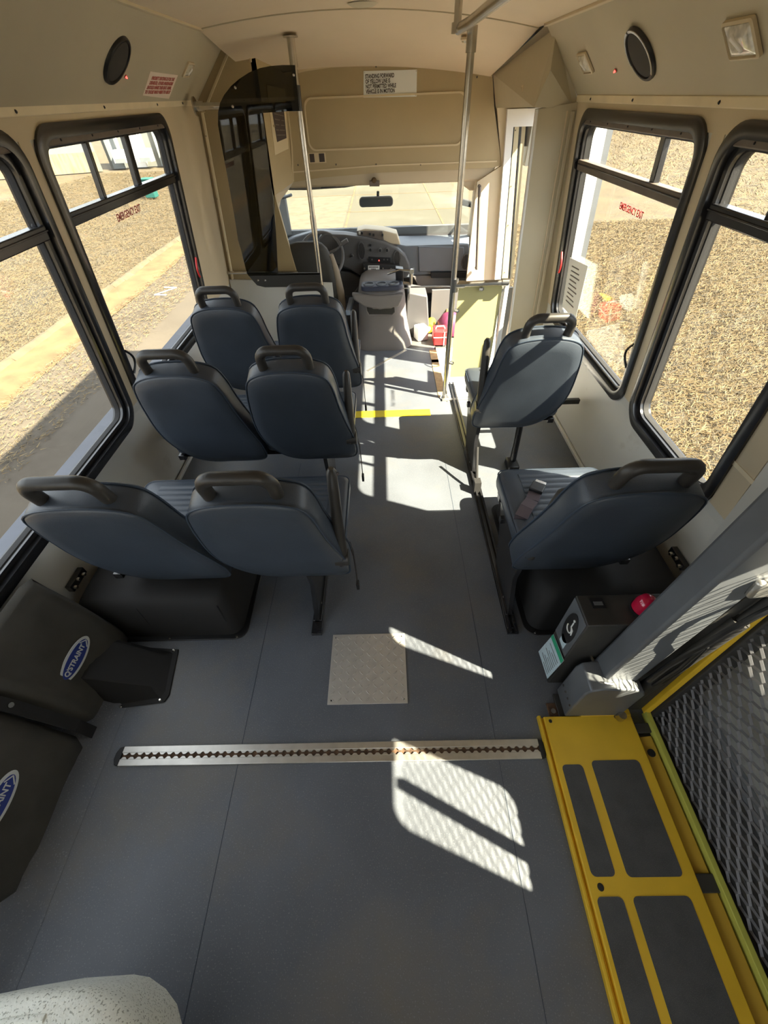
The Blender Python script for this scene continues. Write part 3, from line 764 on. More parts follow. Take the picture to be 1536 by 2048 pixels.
for pz, px_ in ((0.60, 0.515), (0.26, 0.515), (0.72, 0.65)):
    b = MB(); b.disc((px_, 2.622, pz), (0, 1, 0), 0.012, 0.02, 12); b.tube([(px_, 2.612, pz), (px_-0.02, 2.612, pz+0.005)], 0.008, 8); b.build('clip', 'steel', e)
# left pole, its arm and the smoked shield
YP = 3.32
tp, bp = at(581, 75, YP), at(643, 575, YP)
bot = tp + (bp-tp)*(tp.z/(tp.z-bp.z))
e = empty('stanchion_pole', (bot.x, YP, 0.0), 'steel pole behind the driver seat, left of the aisle', 'pole')
b = MB(); b.tube([bot, tp], 0.0165, 14); b.build('pole', 'steel', e)
b = MB(); b.tube([tp.lerp(bot, 0.06), tp], 0.0215, 14); b.build('sleeve', 'steel', e)
b = MB(); b.disc(tp, (0, 0, 1), 0.04, 0.006, 18); b.build('ceiling_flange', 'steel', e)
b = MB(); b.tube([tp.lerp(bot, 0.44), tp.lerp(bot, 0.50)], 0.0195, 14); b.build('coupling', 'steel', e)
hb = at(597, 212, YP)
b = MB(); b.tube([at(393, 213, YP+0.03), at(430, 212, YP), hb], 0.0165, 14); b.build('cross_arm', 'steel', e)
b = MB(); c0 = at(389, 213, YP+0.03); b.disc(c0, (1, 0, 0), 0.042, 0.008, 16); b.disc(c0 + Vector((0.008, 0, 0)), (1, 0, 0), 0.022, 0.05, 12); b.build('wall_flange', 'steel', e)
b = MB(); b.tube([at(572, 212, YP), at(598, 212, YP)], 0.022, 14); b.tube([at(593, 170, YP), at(598, 222, YP)], 0.021, 14); b.build('tee_joint', 'black_frame', e)
ys_ = YP - 0.024
def pan(pts, th=0.005): 
    q = [at(u, v, ys_) for u, v in pts]; mb = MB(); mb.loops([q, [p + Vector((0, th, 0)) for p in q]]); return mb
e2 = empty('driver_shield', at(560, 560, ys_), 'smoked clear shield with a rounded top behind the driver', 'screen')
outl = [(590, 130), (565, 130), (540, 132), (520, 136), (498, 145), (478, 158), (462, 172), (448, 190), (440, 206), (436, 225), (436, 250), (442, 285), (458, 370), (470, 440), (476, 480), (482, 500), (492, 540), (497, 552),
        (640, 549), (640, 546), (556, 548), (552, 470), (547, 400), (541, 360), (533, 290), (527, 245), (523, 226), (598, 221)]
b = pan(outl); b.build('sheet', 'smoked', e2, smooth=False)
bo = [(492, 545), (640, 546), (643, 573), (530, 575), (514, 571), (504, 560)]
b = pan(bo, 0.012); b.build('bottom_bar', 'smoked_frame', e2, bevel=0.003)
screws([at(470, 175, ys_-0.001), at(465, 213, ys_-0.001), at(587, 150, ys_-0.001), at(516, 561, ys_-0.001), at(530, 561, ys_-0.001)], (0, -1, 0), e2, 0.008, 0.005)

# ------------------------------------------------------------------ ceiling and cove fittings
def cove_frame(a, s, side):
    t = Vector((s[0]-a[0], 0, s[1]-a[1])).normalized()      # up the slope
    n_ = Vector((-side*abs(t.z), 0, -abs(t.x))).normalized()  # into the cabin
    return t, n_
for side, a, s, c, lab in ((-1, TL, SL, (-0.9537, 2.3392, 1.6679), 'round black speaker on the left cove, black rim'), (1, TR, SR, (0.9805, 2.1123, 1.6205), 'round black speaker on the right cove, pale chipped rim')):
    t, n_ = cove_frame(a, s, side); c = Vector(c); yv = Vector((0, 1, 0))
    e = empty('speaker', c, lab, 'speaker', 'round cove speakers')
    def circ(r, off): return [c + n_*off + (t*math.cos(2*math.pi*k/36) + yv*math.sin(2*math.pi*k/36))*r for k in range(36)]
    b = MB(); b.ring([circ(0.086, 0.0), circ(0.085, 0.008), circ(0.081, 0.012), circ(0.074, 0.012), circ(0.072, 0.006), circ(0.072, 0.0)]); b.build('rim', 'black', e)
    b = MB(); b.loops([circ(0.072, 0.001), circ(0.072, 0.007), circ(0.066, 0.010), circ(0.03, 0.012)]); b.build('grille', 'speaker_grille', e)
    if side > 0:
        b = MB()
        arc = lambda r, off, a0, a1, n=14: [c + n_*off + (t*math.cos(a0+(a1-a0)*k/n) + yv*math.sin(a0+(a1-a0)*k/n))*r for k in range(n+1)]
        for a0, a1 in ((0.3, 1.9), (-2.4, 0.15)):
            A_, B_, C_, D_ = arc(0.0835, 0.0115, a0, a1), arc(0.0835, 0.0135, a0, a1), arc(0.0765, 0.0135, a0, a1), arc(0.0765, 0.0115, a0, a1)
            for k in range(14): b.hexa([A_[k], A_[k+1], D_[k+1], D_[k], B_[k], B_[k+1], C_[k+1], C_[k]])
        b.build('pale_ring', 'steel', e)
def rect_lamp(c, t, yv, n_, w, h, lab, grp='small cabin lamps', name='cabin_lamp'):
    e = empty(name, c, lab, 'lamp', grp); c = Vector(c)
    R_ = lambda w_, h_, r, off: [c + n_*off + yv*x + t*y for x, y in rrect(w_, h_, r, 4)]
    b = MB(); b.ring([R_(w, h, 0.008, 0), R_(w, h, 0.008, 0.008), R_(w-0.012, h-0.012, 0.006, 0.011), R_(w-0.018, h-0.018, 0.005, 0.004), R_(w-0.018, h-0.018, 0.005, 0)]); b.build('bezel', 'cream', e)
    b = MB(); b.loops([R_(w-0.018, h-0.018, 0.005, 0.001), R_(w-0.02, h-0.02, 0.005, 0.008), R_(w*0.45, h*0.3, 0.005, 0.016)]); b.build('lens', 'lamp_lens', e, angle=20)
    b = MB(); b.obb(c + n_*0.011, yv*0.7 + t*0.7, t*0.7 - yv*0.7, n_, w*0.20, 0.008, 0.008); b.build('bulb', 'white_paint', e, bevel=0.004)
    return e
tR, nR = cove_frame(TR, SR, 1); tL, nL = cove_frame(TL, SL, -1); Y1 = Vector((0, 1, 0))
rect_lamp((0.9819, 2.6551, 1.6189), tR, Y1, nR, 0.11, 0.085, 'small square lamp on the right cove near the door')
rect_lamp((0.9798, 1.5475, 1.6213), tR, Y1, nR, 0.125, 0.09, 'larger square lamp on the right cove, nearest the camera')
rect_lamp((-0.9532, 3.1753, 1.6683), tL, Y1, nL, 0.10, 0.075, 'small pale lamp on the left cove near the partition')
rect_lamp((0.545, 3.32, 1.742), Vector((0.25, 0.97, -0.13)).normalized(), Vector((1, -0.2, 0.05)).normalized(), Vector((0.05, -0.12, -0.99)).normalized(), 0.07, 0.05, 'little lamp on the ceiling right of the steel pole')
b = MB(); b.disc((-0.003, 2.93, 1.834), (0, 0, -1), 0.07, 0.008, 20, 0.05); single(b, 'ceiling_vent', 'cove', 'flat round fitting on the ceiling at the top centre', 'fitting')
for c, n_, lab in (((-0.9937, 2.4657, 1.6298), nL, 'tiny red indicator light below the left speaker'), ((1.01, 2.3705, 1.588), nR, 'tiny red indicator light below the right speaker')):
    e = empty('indicator_light', c, lab, 'indicator', 'red indicator lights')
    b = MB(); b.disc(c, n_, 0.007, 0.004, 10); b.build('collar', 'ink_red', e)
    b = MB(); b.disc(Vector(c)+n_*0.004, n_, 0.0045, 0.006, 10, 0.002); b.build('lens', 'led', e)
# red-lettered notice on the left cove
N4 = [Vector((-0.9776, 3.0652, 1.6451)), Vector((-0.9732, 2.6996, 1.6493)), Vector((-1.0499, 2.7192, 1.5763)), Vector((-1.0638, 3.0778, 1.5632))]
e = empty('seating_notice', N4[2], 'creased notice with red capitals on the left cove', 'sign')
# corners ordered: near-top, far-top in photo terms
nt, ft, nb, fb_ = N4[1], N4[0], N4[2], N4[3]
b = MB(); b.loops([[p + nL*0.0005 for p in (nt, ft, fb_, nb)], [p + nL*0.002 for p in (nt, ft, fb_, nb)]]); b.build('sheet', 'paper_pink', e, smooth=False)
cN = (nt+ft+nb+fb_)/4
text('PRIORITY SEATING IS FOR THE\nDISABLED, OTHER PASSENGERS\nSHOULD MAKE THIS SEAT AVAIL.\nTO THOSE WHO WISH TO USE IT', 0.021, frame_mat(cN + nL*0.0022, (0, 1, 0), tL), 'ink_red', e, bold=0.001, sx=1.02, spacing=1.0)

# ------------------------------------------------------------------ seats
UPB = Vector((0, -0.268, 0.963)).normalized(); NB = Vector((0, 0.963, 0.268)).normalized()
MIRROR = [False]
def back_outline(inset=0.0, n=60):
    """rounded outline of a seat back in (u, v)"""
    full = [(0.04, 0.0), (0.12, 0.0), (0.195, 0.004), (0.228, 0.03), (0.233, 0.09), (0.222, 0.165), (0.200, 0.26), (0.181, 0.36), (0.172, 0.44), (0.153, 0.505), (0.11, 0.535), (0.05, 0.547), (0.0, 0.549),
            (-0.05, 0.547), (-0.11, 0.535), (-0.158, 0.505), (-0.180, 0.44), (-0.196, 0.34), (-0.204, 0.25), (-0.196, 0.165), (-0.165, 0.085), (-0.11, 0.025), (-0.04, 0.0)]
    if MIRROR[0]: full = [(-u, v) for u, v in reversed(full)]
    m = len(full); out = []
    for i in range(m):
        p0, p1, p2, p3 = (Vector((*full[(i+k) % m], 0)) for k in (-1, 0, 1, 2))
        for s in range(3):
            t = s/3.0
            q = 0.5*((2*p1) + (-p0+p2)*t + (2*p0-5*p1+4*p2-p3)*t*t + (-p0+3*p1-3*p2+p3)*t**3)
            out.append((q.x, q.y))
    if inset:
        res = []
        for i in range(len(out)):
            a, c = out[i-1], out[(i+1) % len(out)]; d = Vector((c[0]-a[0], c[1]-a[1], 0)).normalized()
            res.append((out[i][0] - d.y*inset, out[i][1] + d.x*inset))
        return res
    return out
def seat_back(xc, y0, z0, root, grp_handle=True):
    o = Vector((xc, y0, z0))
    P = lambda u, v, d: o + Vector((u, 0, 0)) + UPB*v + NB*d
    def L(ins, d): return [P(u, v, d) for u, v in back_outline(ins)]
    def Ls(s, d, c=(0, 0.25)): return [P(c[0] + (u-c[0])*s, c[1] + (v-c[1])*s, d) for u, v in back_outline(0.02)]
    b = MB(); b.loops([Ls(0.45, -0.004), Ls(0.85, 0.000), L(0.010, 0.004), L(0.002, 0.012), L(0, 0.025), L(0, 0.078), L(0.005, 0.094), L(0.018, 0.106), Ls(0.85, 0.112), Ls(0.4, 0.114)])
    back = b.build('backrest', 'vinyl', root, angle=80)
    b = MB(); b.tube([P(u, v, 0.010) for u, v in back_outline(0.0005)], 0.0030, 6, closed=True); b.build('rear_piping', 'vinyl_seam', back)
    b = MB(); b.tube([P(u, v, 0.092) for u, v in back_outline(0.0015)], 0.0032, 6, closed=True); b.build('front_piping', 'vinyl_seam', back)
    b = MB(); path = [P(-0.088, 0.515, 0.045)]
    for k in range(7):
        a = math.pi - (math.pi/2)*k/6; path.append(P(-0.050 + 0.038*math.cos(a), 0.578 + 0.042*math.sin(a), 0.045))
    for k in range(7):
        a = math.pi/2 - (math.pi/2)*k/6; path.append(P(0.050 + 0.038*math.cos(a), 0.578 + 0.042*math.sin(a), 0.045))
    path.append(P(0.088, 0.515, 0.045))
    b.tube(path, 0.0183, 12); b.build('grab_handle', 'grip', root)
    return back
def seat_cushion(xc, y0, root, w=0.43):
    y1 = y0 + 0.435; z0, z1 = 0.352, 0.432
    b = MB(); lp = []
    for ins, z in ((0.02, z0), (0.003, z0+0.012), (0.0, z0+0.03), (0.0, z1-0.022), (0.006, z1-0.006), (0.02, z1), (0.06, z1+0.003), (0.15, z1+0.004)):
        lp.append([Vector((x, y, z)) for x, y in rrect(w-2*ins, (y1-y0)-2*ins, max(0.012, 0.035-ins*0.3), 5, xc, (y0+y1)/2)])
    b.loops(lp); c = b.build('cushion', 'vinyl', root, angle=70)
    b = MB(); b.tube([Vector((x, y, z1-0.010)) for x, y in rrect(w-0.002, (y1-y0)-0.002, 0.035, 5, xc, (y0+y1)/2)], 0.0028, 6, closed=True); b.build('piping', 'vinyl_seam', c)
    b = MB()
    for k in range(11):
        ya = y0 + 0.060 + k*0.0305
        b.loops([[Vector((xc + sx*0.135, y, z)) for y, z in ((ya, z1+0.002), (ya+0.003, z1+0.0050), (ya+0.0145, z1+0.0056), (ya+0.0265, z1+0.0050), (ya+0.0295, z1+0.002))] for sx in (-1, 1)])
    b.build('pleats', 'vinyl_pleat', c, angle=70)
    return c
def armrest(x, y0, root, zt=0.74, lean=0.05, inw=0.0, fat=1.0):
    b = MB(); zr_ = zt-0.44; p = [(x, y0-0.005, 0.42), (x+inw*0.08, y0+0.002, 0.46), (x+inw*0.4, y0+lean*0.4, 0.44+zr_*0.42), (x+inw*0.78, y0+lean*0.8, zt-0.06*zr_/0.3), (x+inw*0.96, y0+lean, zt-0.012), (x+inw, y0+lean+0.003, zt)]
    lp = []
    for i, q in enumerate(p):
        w = (0.018, 0.022, 0.019, 0.018, 0.016, 0.008)[i]; d = (0.022, 0.030, 0.024, 0.021, 0.018, 0.009)[i]
        lp.append([Vector((q[0] + fat*w*math.cos(2*math.pi*k/14), q[1] + fat*d*math.sin(2*math.pi*k/14), q[2])) for k in range(14)])
    b.loops(lp); a = b.build('armrest', 'grip', root)
    b = MB(); b.disc((x-0.022 if x < 0 else x-0.024, y0+0.0, 0.44), (1, 0, 0), 0.030, 0.046, 16); b.build('pivot_cap', 'grip', a)
    return a
def leg_plate(x, y0, root, side):
    b = MB(); pr = [(y0+0.01, 0.345), (y0+0.37, 0.345), (y0+0.30, 0.22), (y0+0.22, 0.03), (y0+0.22, 0.012), (y0-0.03, 0.012), (y0-0.03, 0.03), (y0+0.03, 0.2)]
    b.loops([[Vector((x-0.010, y, z)) for y, z in pr], [Vector((x+0.010, y, z)) for y, z in pr]])
    lg = b.build('leg', 'black_frame', root, bevel=0.002)
    b = MB(); b.box((x-0.022, y0-0.085, 0.0), (x+0.022, y0+0.24, 0.014)); b.box((x-0.018, y0-0.03, 0.012), (x+0.018, y0+0.22, 0.026)); b.build('foot', 'black_frame', lg, bevel=0.002)
    for dy in (0.0, 0.07):
        b = MB(); b.disc((x, y0-0.045+dy+0.03, 0.014 if dy == 0 else 0.026), (0, 0, 1), 0.013, 0.010, 10, 0.009); b.build('bolt', 'steel', lg)
    return lg
def seat_frame(x0, x1, y0, root, side):
    b = MB()
    for yy in (y0+0.05, y0+0.36): b.box((x0, yy-0.018, 0.318), (x1, yy+0.018, 0.352))
    for xx in (x0+0.02, x1-0.02): b.box((xx-0.015, y0, 0.322), (xx+0.015, y0+0.40, 0.350))
    xw_ = side*1.185
    b.box((min(x0, xw_), y0+0.27, 0.262), (max(x0, xw_) if side < 0 else max(x1, xw_), y0+0.295, 0.29))
    return b.build('frame', 'black_frame', root, bevel=0.002)
def aisle_belt(x, y0, z1, root):
    b = MB(); path = [(x, y0+0.09, 0.36), (x+0.012, y0+0.07, 0.32), (x+0.016, y0+0.05, 0.24), (x+0.018, y0+0.03, z1+0.03)]
    for p, q in zip(path[:-1], path[1:]):
        p, q = Vector(p), Vector(q); h = Vector((0, 0.010, 0)); t = Vector((0.0016, 0, 0))
        b.hexa([p-h-t, p+h-t, p+h+t, p-h+t, q-h-t, q+h-t, q+h+t, q-h+t])
    bl = b.build('belt', 'black_matte', root)
    b = MB(); b.obb((x+0.019, y0+0.028, z1+0.015), (1, 0, 0), (0, 1, 0), (0, -0.1, 1), 0.006, 0.013, 0.022); b.build('buckle', 'black', bl, bevel=0.002)
LEFT_ROWS = [(0.860, 'rear'), (1.560, 'middle'), (2.250, 'front')]
LLAB = {'rear': 'blue double bench nearest the camera on the left, over the black wheel box',
        'middle': 'blue double bench in the middle of the three on the left',
        'front': 'blue double bench at the front left, before the driver partition'}
for y0, nm in LEFT_ROWS:
    root = empty('double_seat', (-0.54, y0+0.2, 0.0), LLAB[nm], 'seat', 'blue vinyl passenger seats')
    for xc in (-0.765, -0.322):
        seat_back(xc, y0-0.005, 0.305, root); seat_cushion(xc, y0, root)
    seat_frame(-0.98, -0.12, y0, root, -1)
    armrest(-0.112, y0-0.015, root, 0.79 if nm == 'rear' else 0.74, 0.06)
    leg_plate(-0.258, y0, root, -1)
    aisle_belt(-0.098, y0+0.02, 0.155 if nm == 'rear' else 0.12, root)
MIRROR[0] = True
RL = {0.868: 'single blue seat behind the other on the right, dark belt lying across its cushion', 1.788: 'single blue seat at the front right, striped by sunlight'}
for y0, nm in ((0.868, 'rear'), (1.788, 'front')):
    root = empty('single_seat', (0.735, y0+0.2, 0.0), RL[y0], 'seat', 'blue vinyl passenger seats')
    seat_back(0.735, y0-0.005, 0.300, root); seat_cushion(0.735, y0, root)
    seat_frame(0.53, 0.94, y0, root, 1)
    if nm == 'front': armrest(0.530, y0-0.01, root, 0.76, 0.055)
    else: armrest(0.545, y0-0.01, root, 0.625, 0.10, 0.10, 1.25)
    leg_plate(0.552, y0, root, 1)
    if nm == 'front':
        b = MB(); b.tube([(0.80, y0+0.10, 0.33), (0.79, y0+0.04, 0.04)], 0.018, 10); lg = b.build('inner_leg', 'black_frame', root)
        b = MB(); b.obb((0.785, y0+0.025, 0.022), (1, 0, 0), (0, 1, 0), (0, 0, 1), 0.032, 0.05, 0.022); b.build('foot_pad', 'black', lg, bevel=0.008)
        b = MB(); b.tube([(0.548, y0-0.03, 0.20), (0.545, y0-0.10, 0.12), (0.545, y0-0.15, 0.06)], 0.008, 8); b.obb((0.545, y0-0.17, 0.04), (1, 0, 0), (0, 1, 0), (0, 0.2, 1), 0.018, 0.022, 0.035); b.build('belt', 'black_matte', root)
    else:
        b = MB(); path = [(0.545, y0+0.12, 0.38), (0.552, y0+0.145, 0.440), (0.580, y0+0.185, 0.452), (0.612, y0+0.225, 0.449), (0.632, y0+0.262, 0.452)]
        wv = Vector((0.010, -0.006, 0)).normalized(); 
        for p, q in zip(path[:-1], path[1:]):
            p, q = Vector(p), Vector(q); d = (q-p).normalized(); h = d.cross(Vector((0, 0, 1)));
            h = (Vector((0.6, -0.8, 0)) if h.length < 0.2 else h.normalized())*0.0235; t = Vector((0, 0, 0.0015)) + Vector((-0.0012, 0, 0))
            b.hexa([p-h-t, p+h-t, q+h-t, q-h-t, p-h+t, p+h+t, q+h+t, q-h+t])
        bl = b.build('belt', 'strap', root)
        b = MB(); b.obb((0.645, y0+0.283, 0.457), (0.55, 0.83, 0), (0.83, -0.55, 0), (0, 0, 1), 0.026, 0.026, 0.009); b.build('buckle', 'black', bl, bevel=0.003)
        b = MB(); b.obb((0.663, y0+0.308, 0.458), (0.55, 0.83, 0), (0.83, -0.55, 0), (0, 0, 1), 0.012, 0.022, 0.005); b.build('tongue', 'steel', bl, bevel=0.002)
# black floor track under the right seats
b = MB(); b.box((0.530, 0.762, 0.0), (0.575, 2.80, 0.010)); b.box((0.536, 0.762, 0.010), (0.545, 2.80, 0.024)); b.box((0.560, 0.762, 0.010), (0.569, 2.80, 0.024))
single(b, 'seat_track', 'black_frame', 'long black seat track on the floor under the right seats', 'track')

# wheel boxes under the rear seats
def wheel_box(x0, x1, y0, y1, h, label, grp, mname):
    e = empty('wheel_box', ((x0+x1)/2, (y0+y1)/2, 0), label, 'wheel box', grp)
    b = MB(); cx_, cy_ = (x0+x1)/2, (y0+y1)/2; W_, D_ = x1-x0, y1-y0
    b.loops([[Vector((x, y, z)) for x, y in rrect(W_-2*i, D_-2*i, 0.05, 5, cx_, cy_)] for i, z in ((0.01, 0.0), (0.012, 0.05), (0.02, h-0.03), (0.045, h))]); b.build('cover', mname, e, angle=60)
    b = MB(); b.loops([[Vector((x, y, z)) for x, y in rrect(W_+0.02, D_+0.02, 0.05, 5, cx_, cy_)] for z in (0.0, 0.006)]); fl_ = b.build('flange', 'black', e, bevel=0.002)
    screws([(x0+0.03+(W_-0.06)*k/2, y0-0.002, 0.007) for k in range(3)], (0, 0, 1), e, 0.005, 0.004)
    b = MB(); b.tube([(x0+W_*0.42, y0+0.014, 0.02), (x0+W_*0.42, y0+0.022, h-0.03)], 0.003, 6); b.tube([(x1-0.05, y0+0.016, 0.02), (x1-0.05, y0+0.024, h-0.03)], 0.003, 6); b.build('rib', 'black_frame', e)
    return e
wheel_box(-1.185, -0.562, 0.775, 1.50, 0.245, 'black wheel box on the floor under the rear left bench', 'black wheel boxes', 'black_matte')
wheel_box(0.612, 1.185, 0.765, 1.50, 0.245, 'black wheel box on the floor under the rear right seat', 'black wheel boxes', 'black_matte')
# wall bolts beside the wheel boxes
for side, yv, lab in ((-1, 0.90, 'cluster of shiny bolt heads low on the left wall behind the rear bench'), (1, 0.93, 'cluster of shiny bolt heads low on the right wall behind the rear seat')):
    e = empty('wall_bolts', (side*1.17, yv, 0.27), lab, 'bolts')
    b = MB(); b.box((min(side*1.172, side*1.195), yv-0.045, 0.248), (max(side*1.172, side*1.195), yv+0.05, 0.280)); b.build('bracket', 'black_frame', e, bevel=0.002)
    for k in range(3):
        b = MB(); b.disc((side*1.172, yv-0.03+0.03*k, 0.258+0.010*(k % 2)), (-side, 0, 0), 0.009, 0.008, 10, 0.006); b.build('bolt', 'steel', e)

# black sloping cover on the floor beside the first pouch
e = empty('floor_cover', (-0.93, 0.62, 0.0), 'black sloping plastic cover on the floor beside the upper pouch', 'cover')
b = MB()
lo_ = [(-1.16,0.505,0.0),(-0.975,0.512,0.0),(-0.815,0.530,0.0),(-0.805,0.555,0.0),(-0.832,0.716,0.0),(-1.16,0.745,0.0)]
hi_ = [(-1.16,0.545,0.24),(-1.06,0.548,0.20),(-0.855,0.572,0.035),(-0.845,0.58,0.03),(-0.868,0.690,0.035),(-1.16,0.715,0.24)]
b.loops([lo_, hi_]); b.build('shell', 'black_matte', e, bevel=0.006, angle=30)
b = MB(); b.loops([[(p[0]+0.012 if p[0] > -1.1 else p[0], p[1]+(0.01 if p[1] > 0.6 else -0.01), z) for p in lo_] for z in (0.001, 0.006)]); b.build('flange', 'black_matte', e, bevel=0.002)
screws([(-0.96, 0.507, 0.007), (-0.82, 0.528, 0.007), (-0.838, 0.722, 0.007)], (0, 0, 1), e, 0.006, 0.004)

# belt pouches on the left wall
def pouch(y0, y1, label, seed):
    e = empty('belt_pouch', (-1.08, (y0+y1)/2, 0.04), label, 'pouch', 'black wall pouches')
    r2 = random.Random(seed); N, M_ = 14, 12; mb = MB()
    prof = [(-1.155, 0.475), (-1.128, 0.465), (-1.100, 0.385), (-1.070, 0.300), (-1.040, 0.205), (-1.010, 0.110), (-1.005, 0.045), (-1.05, 0.022), (-1.155, 0.018)]
    grid = []
    for i, (x, z) in enumerate(prof):
        row = []
        for j in range(N+1):
            s = j/N; y = y0 + (y1-y0)*s
            edge = min(s, 1-s); bul = -0.030*max(0, 1-edge/0.07)**1.5 if 0 < i < 8 else 0
            wob = 0.006*math.sin(9*s + i*1.3 + seed) if 1 < i < 8 else 0
            zz = z + (0.012*math.sin(7*s + seed*2) if i >= 5 else 0) - (0.018*max(0, 1-edge/0.12) if i <= 1 else 0) + (0.02*max(0, 1-edge/0.12) if i in (6, 7) else 0)
            row.append(mb.bm.verts.new((max(-1.16, x + bul + wob), y, zz)))
        grid.append(row)
    for i in range(len(prof)-1):
        for j in range(N): mb.bm.faces.new((grid[i][j], grid[i][j+1], grid[i+1][j+1], grid[i+1][j]))
    for j in (0, N): mb.bm.faces.new([grid[i][j] for i in range(len(prof))])
    mb.bm.faces.new([grid[0][j] for j in range(N+1)] + [grid[-1][j] for j in range(N, -1, -1)])
    body = mb.build('bag', 'fabric_black', e, angle=60)
    # printed oval badge
    n_ = Vector((0.96, 0, 0.29)).normalized(); yv = Vector((0, -1, 0)); up_ = n_.cross(yv).normalized()
    if up_.z < 0: up_ = -up_
    c = Vector((-1.0545, (y0+y1)/2 - 0.005, 0.225)) + n_*0.008
    # the badge runs along the length of the bus
    def oval(a, b_, off): return [c + n_*off + yv*a*math.cos(2*math.pi*k/40) + up_*b_*math.sin(2*math.pi*k/40) for k in range(40)]
    q = MB(); q.loops([oval(0.083, 0.033, 0.0), oval(0.083, 0.033, 0.003)]); bd = q.build('badge', 'white_print', body)
    q = MB(); q.loops([oval(0.072, 0.0245, 0.003), oval(0.072, 0.0245, 0.0042)]); q.build("badge_face", "navy_logo", body)
    q = MB()
    for sg in (-1, 1):
        p_, r_ = c + n_*0.0042 - yv*0.069, c + n_*0.0042 - yv*0.050 + up_*0.0155*sg
        d_ = (r_-p_).normalized(); w_ = n_.cross(d_)*0.0016
        q.loops([[p_-w_, r_-w_, r_+w_, p_+w_], [v + n_*0.001 for v in (p_-w_, r_-w_, r_+w_, p_+w_)]])
    q.build('badge_chevron', 'white_print', body)
    text("Q'STRAINT", 0.0235, frame_mat(c + n_*0.0046 + Vector((0, -0.006, 0)), (0, 1, 0), -n_.cross(Vector((0, 1, 0))) if (-n_.cross(Vector((0, 1, 0)))).z > 0 else n_.cross(Vector((0, 1, 0)))), 'white_print', body, bold=0.0006, sx=0.98)
    return e
pouch(0.425, 0.775, 'upper black fabric pouch with an oval blue badge, under the window', 1)
pouch(-0.02, 0.395, 'lower black fabric pouch with an oval blue badge, nearer the camera', 2)
e = empty('pouch_strap', (-1.1, 0.40, 0.1), 'black webbing strap with a snap between the two pouches', 'strap')
b = MB(); 
for p, q in (((-1.14,0.407,0.44),(-1.075,0.409,0.32)), ((-1.075,0.409,0.32),(-1.005,0.412,0.12)), ((-1.005,0.412,0.12),(-1.0,0.414,0.03))):
    p, q = Vector(p), Vector(q); h = Vector((0, 0.018, 0)); t = Vector((0.002, 0, 0.001)); b.hexa([p-h-t, p+h-t, q+h-t, q-h-t, p-h+t, p+h+t, q+h+t, q-h+t])
b.build('webbing', 'black_matte', e)
b = MB(); b.disc((-1.078, 0.409, 0.335), (0.9, 0, 0.35), 0.008, 0.006, 12); b.build('snap', 'steel', e)

# ------------------------------------------------------------------ floor fittings
PL = [atz(667, 1269), atz(810, 1269), atz(815, 1410), atz(663, 1411)]
e = empty('floor_plate', (-0.11, 0.71, 0.0), 'square chequered metal plate screwed to the aisle floor', 'plate')
x0, x1, y0, y1 = -0.190, 0.107, 0.500, 0.775
b = MB(); b.box((x0, y0, 0.0), (x1, y1, 0.005)); b.build('sheet', 'alu_plate', e, bevel=0.001)
b = MB()
for i in range(11):
    for j in range(11):
        cx_, cy_ = x0+0.018+i*0.0262, y0+0.016+j*0.0243
        if cx_ > x1-0.012 or cy_ > y1-0.012: continue
        a = math.radians(45 if (i+j) % 2 else -45); d = Vector((math.cos(a), math.sin(a), 0)); w = Vector((-d.y, d.x, 0)); c = Vector((cx_, cy_, 0.005))
        b.loops([[c-d*0.011, c+w*0.0030, c+d*0.011, c-w*0.0030], [c-d*0.008+Vector((0,0,0.0028)), c+w*0.0014+Vector((0,0,0.0028)), c+d*0.008+Vector((0,0,0.0028)), c-w*0.0014+Vector((0,0,0.0028))]])
b.build('tread_bars', 'alu_plate', e, smooth=False, kind='stuff')
screws([(x0+0.014, y0+0.014, 0.005), (x1-0.014, y0+0.014, 0.005), (x0+0.014, y1-0.014, 0.005), (x1-0.014, y1-0.014, 0.005)], (0, 0, 1), e, 0.0035, 0.002, 'black')

# tie-down track
e = empty('tie_down_track', (-0.2, 0.345, 0.0), 'slotted aluminium tie-down track across the floor', 'track')
xa, xb, yc = -0.885, 0.545, 0.345
b = MB(); b.box((xa, yc-0.030, 0.0), (xb, yc-0.009, 0.009)); b.box((xa, yc+0.009, 0.0), (xb, yc+0.030, 0.009)); b.build('edge_rails', 'alu', e, bevel=0.0015)
b = MB(); b.box((xa, yc-0.010, 0.0), (xb, yc+0.010, 0.002)); b.build('slot', 'rust', e, smooth=False)
b = MB(); n = 56; st = (xb-xa)/n
for sgn in (-1, 1):
    for k in range(n):
        cx_ = xa + st*(k+0.5)
        b.loops([[Vector((cx_-st*0.42, yc+sgn*0.0095, z)), Vector((cx_-st*0.16, yc+sgn*0.0030, z)), Vector((cx_+st*0.16, yc+sgn*0.0030, z)), Vector((cx_+st*0.42, yc+sgn*0.0095, z))] for z in (0.002, 0.0085)])
b.build('slot_teeth', 'alu', e, smooth=False, kind='stuff')
for xe, s in ((xa, -1), (xb, 1)):
    b = MB(); b.loops([[Vector((xe + s*x, yc+y, z)) for x, y in ((0, -0.030), (0.014, -0.026), (0.022, -0.010), (0.022, 0.010), (0.014, 0.026), (0, 0.030))] for z in (0.0, 0.008)]); b.build('end_cap', 'black', e, bevel=0.002)
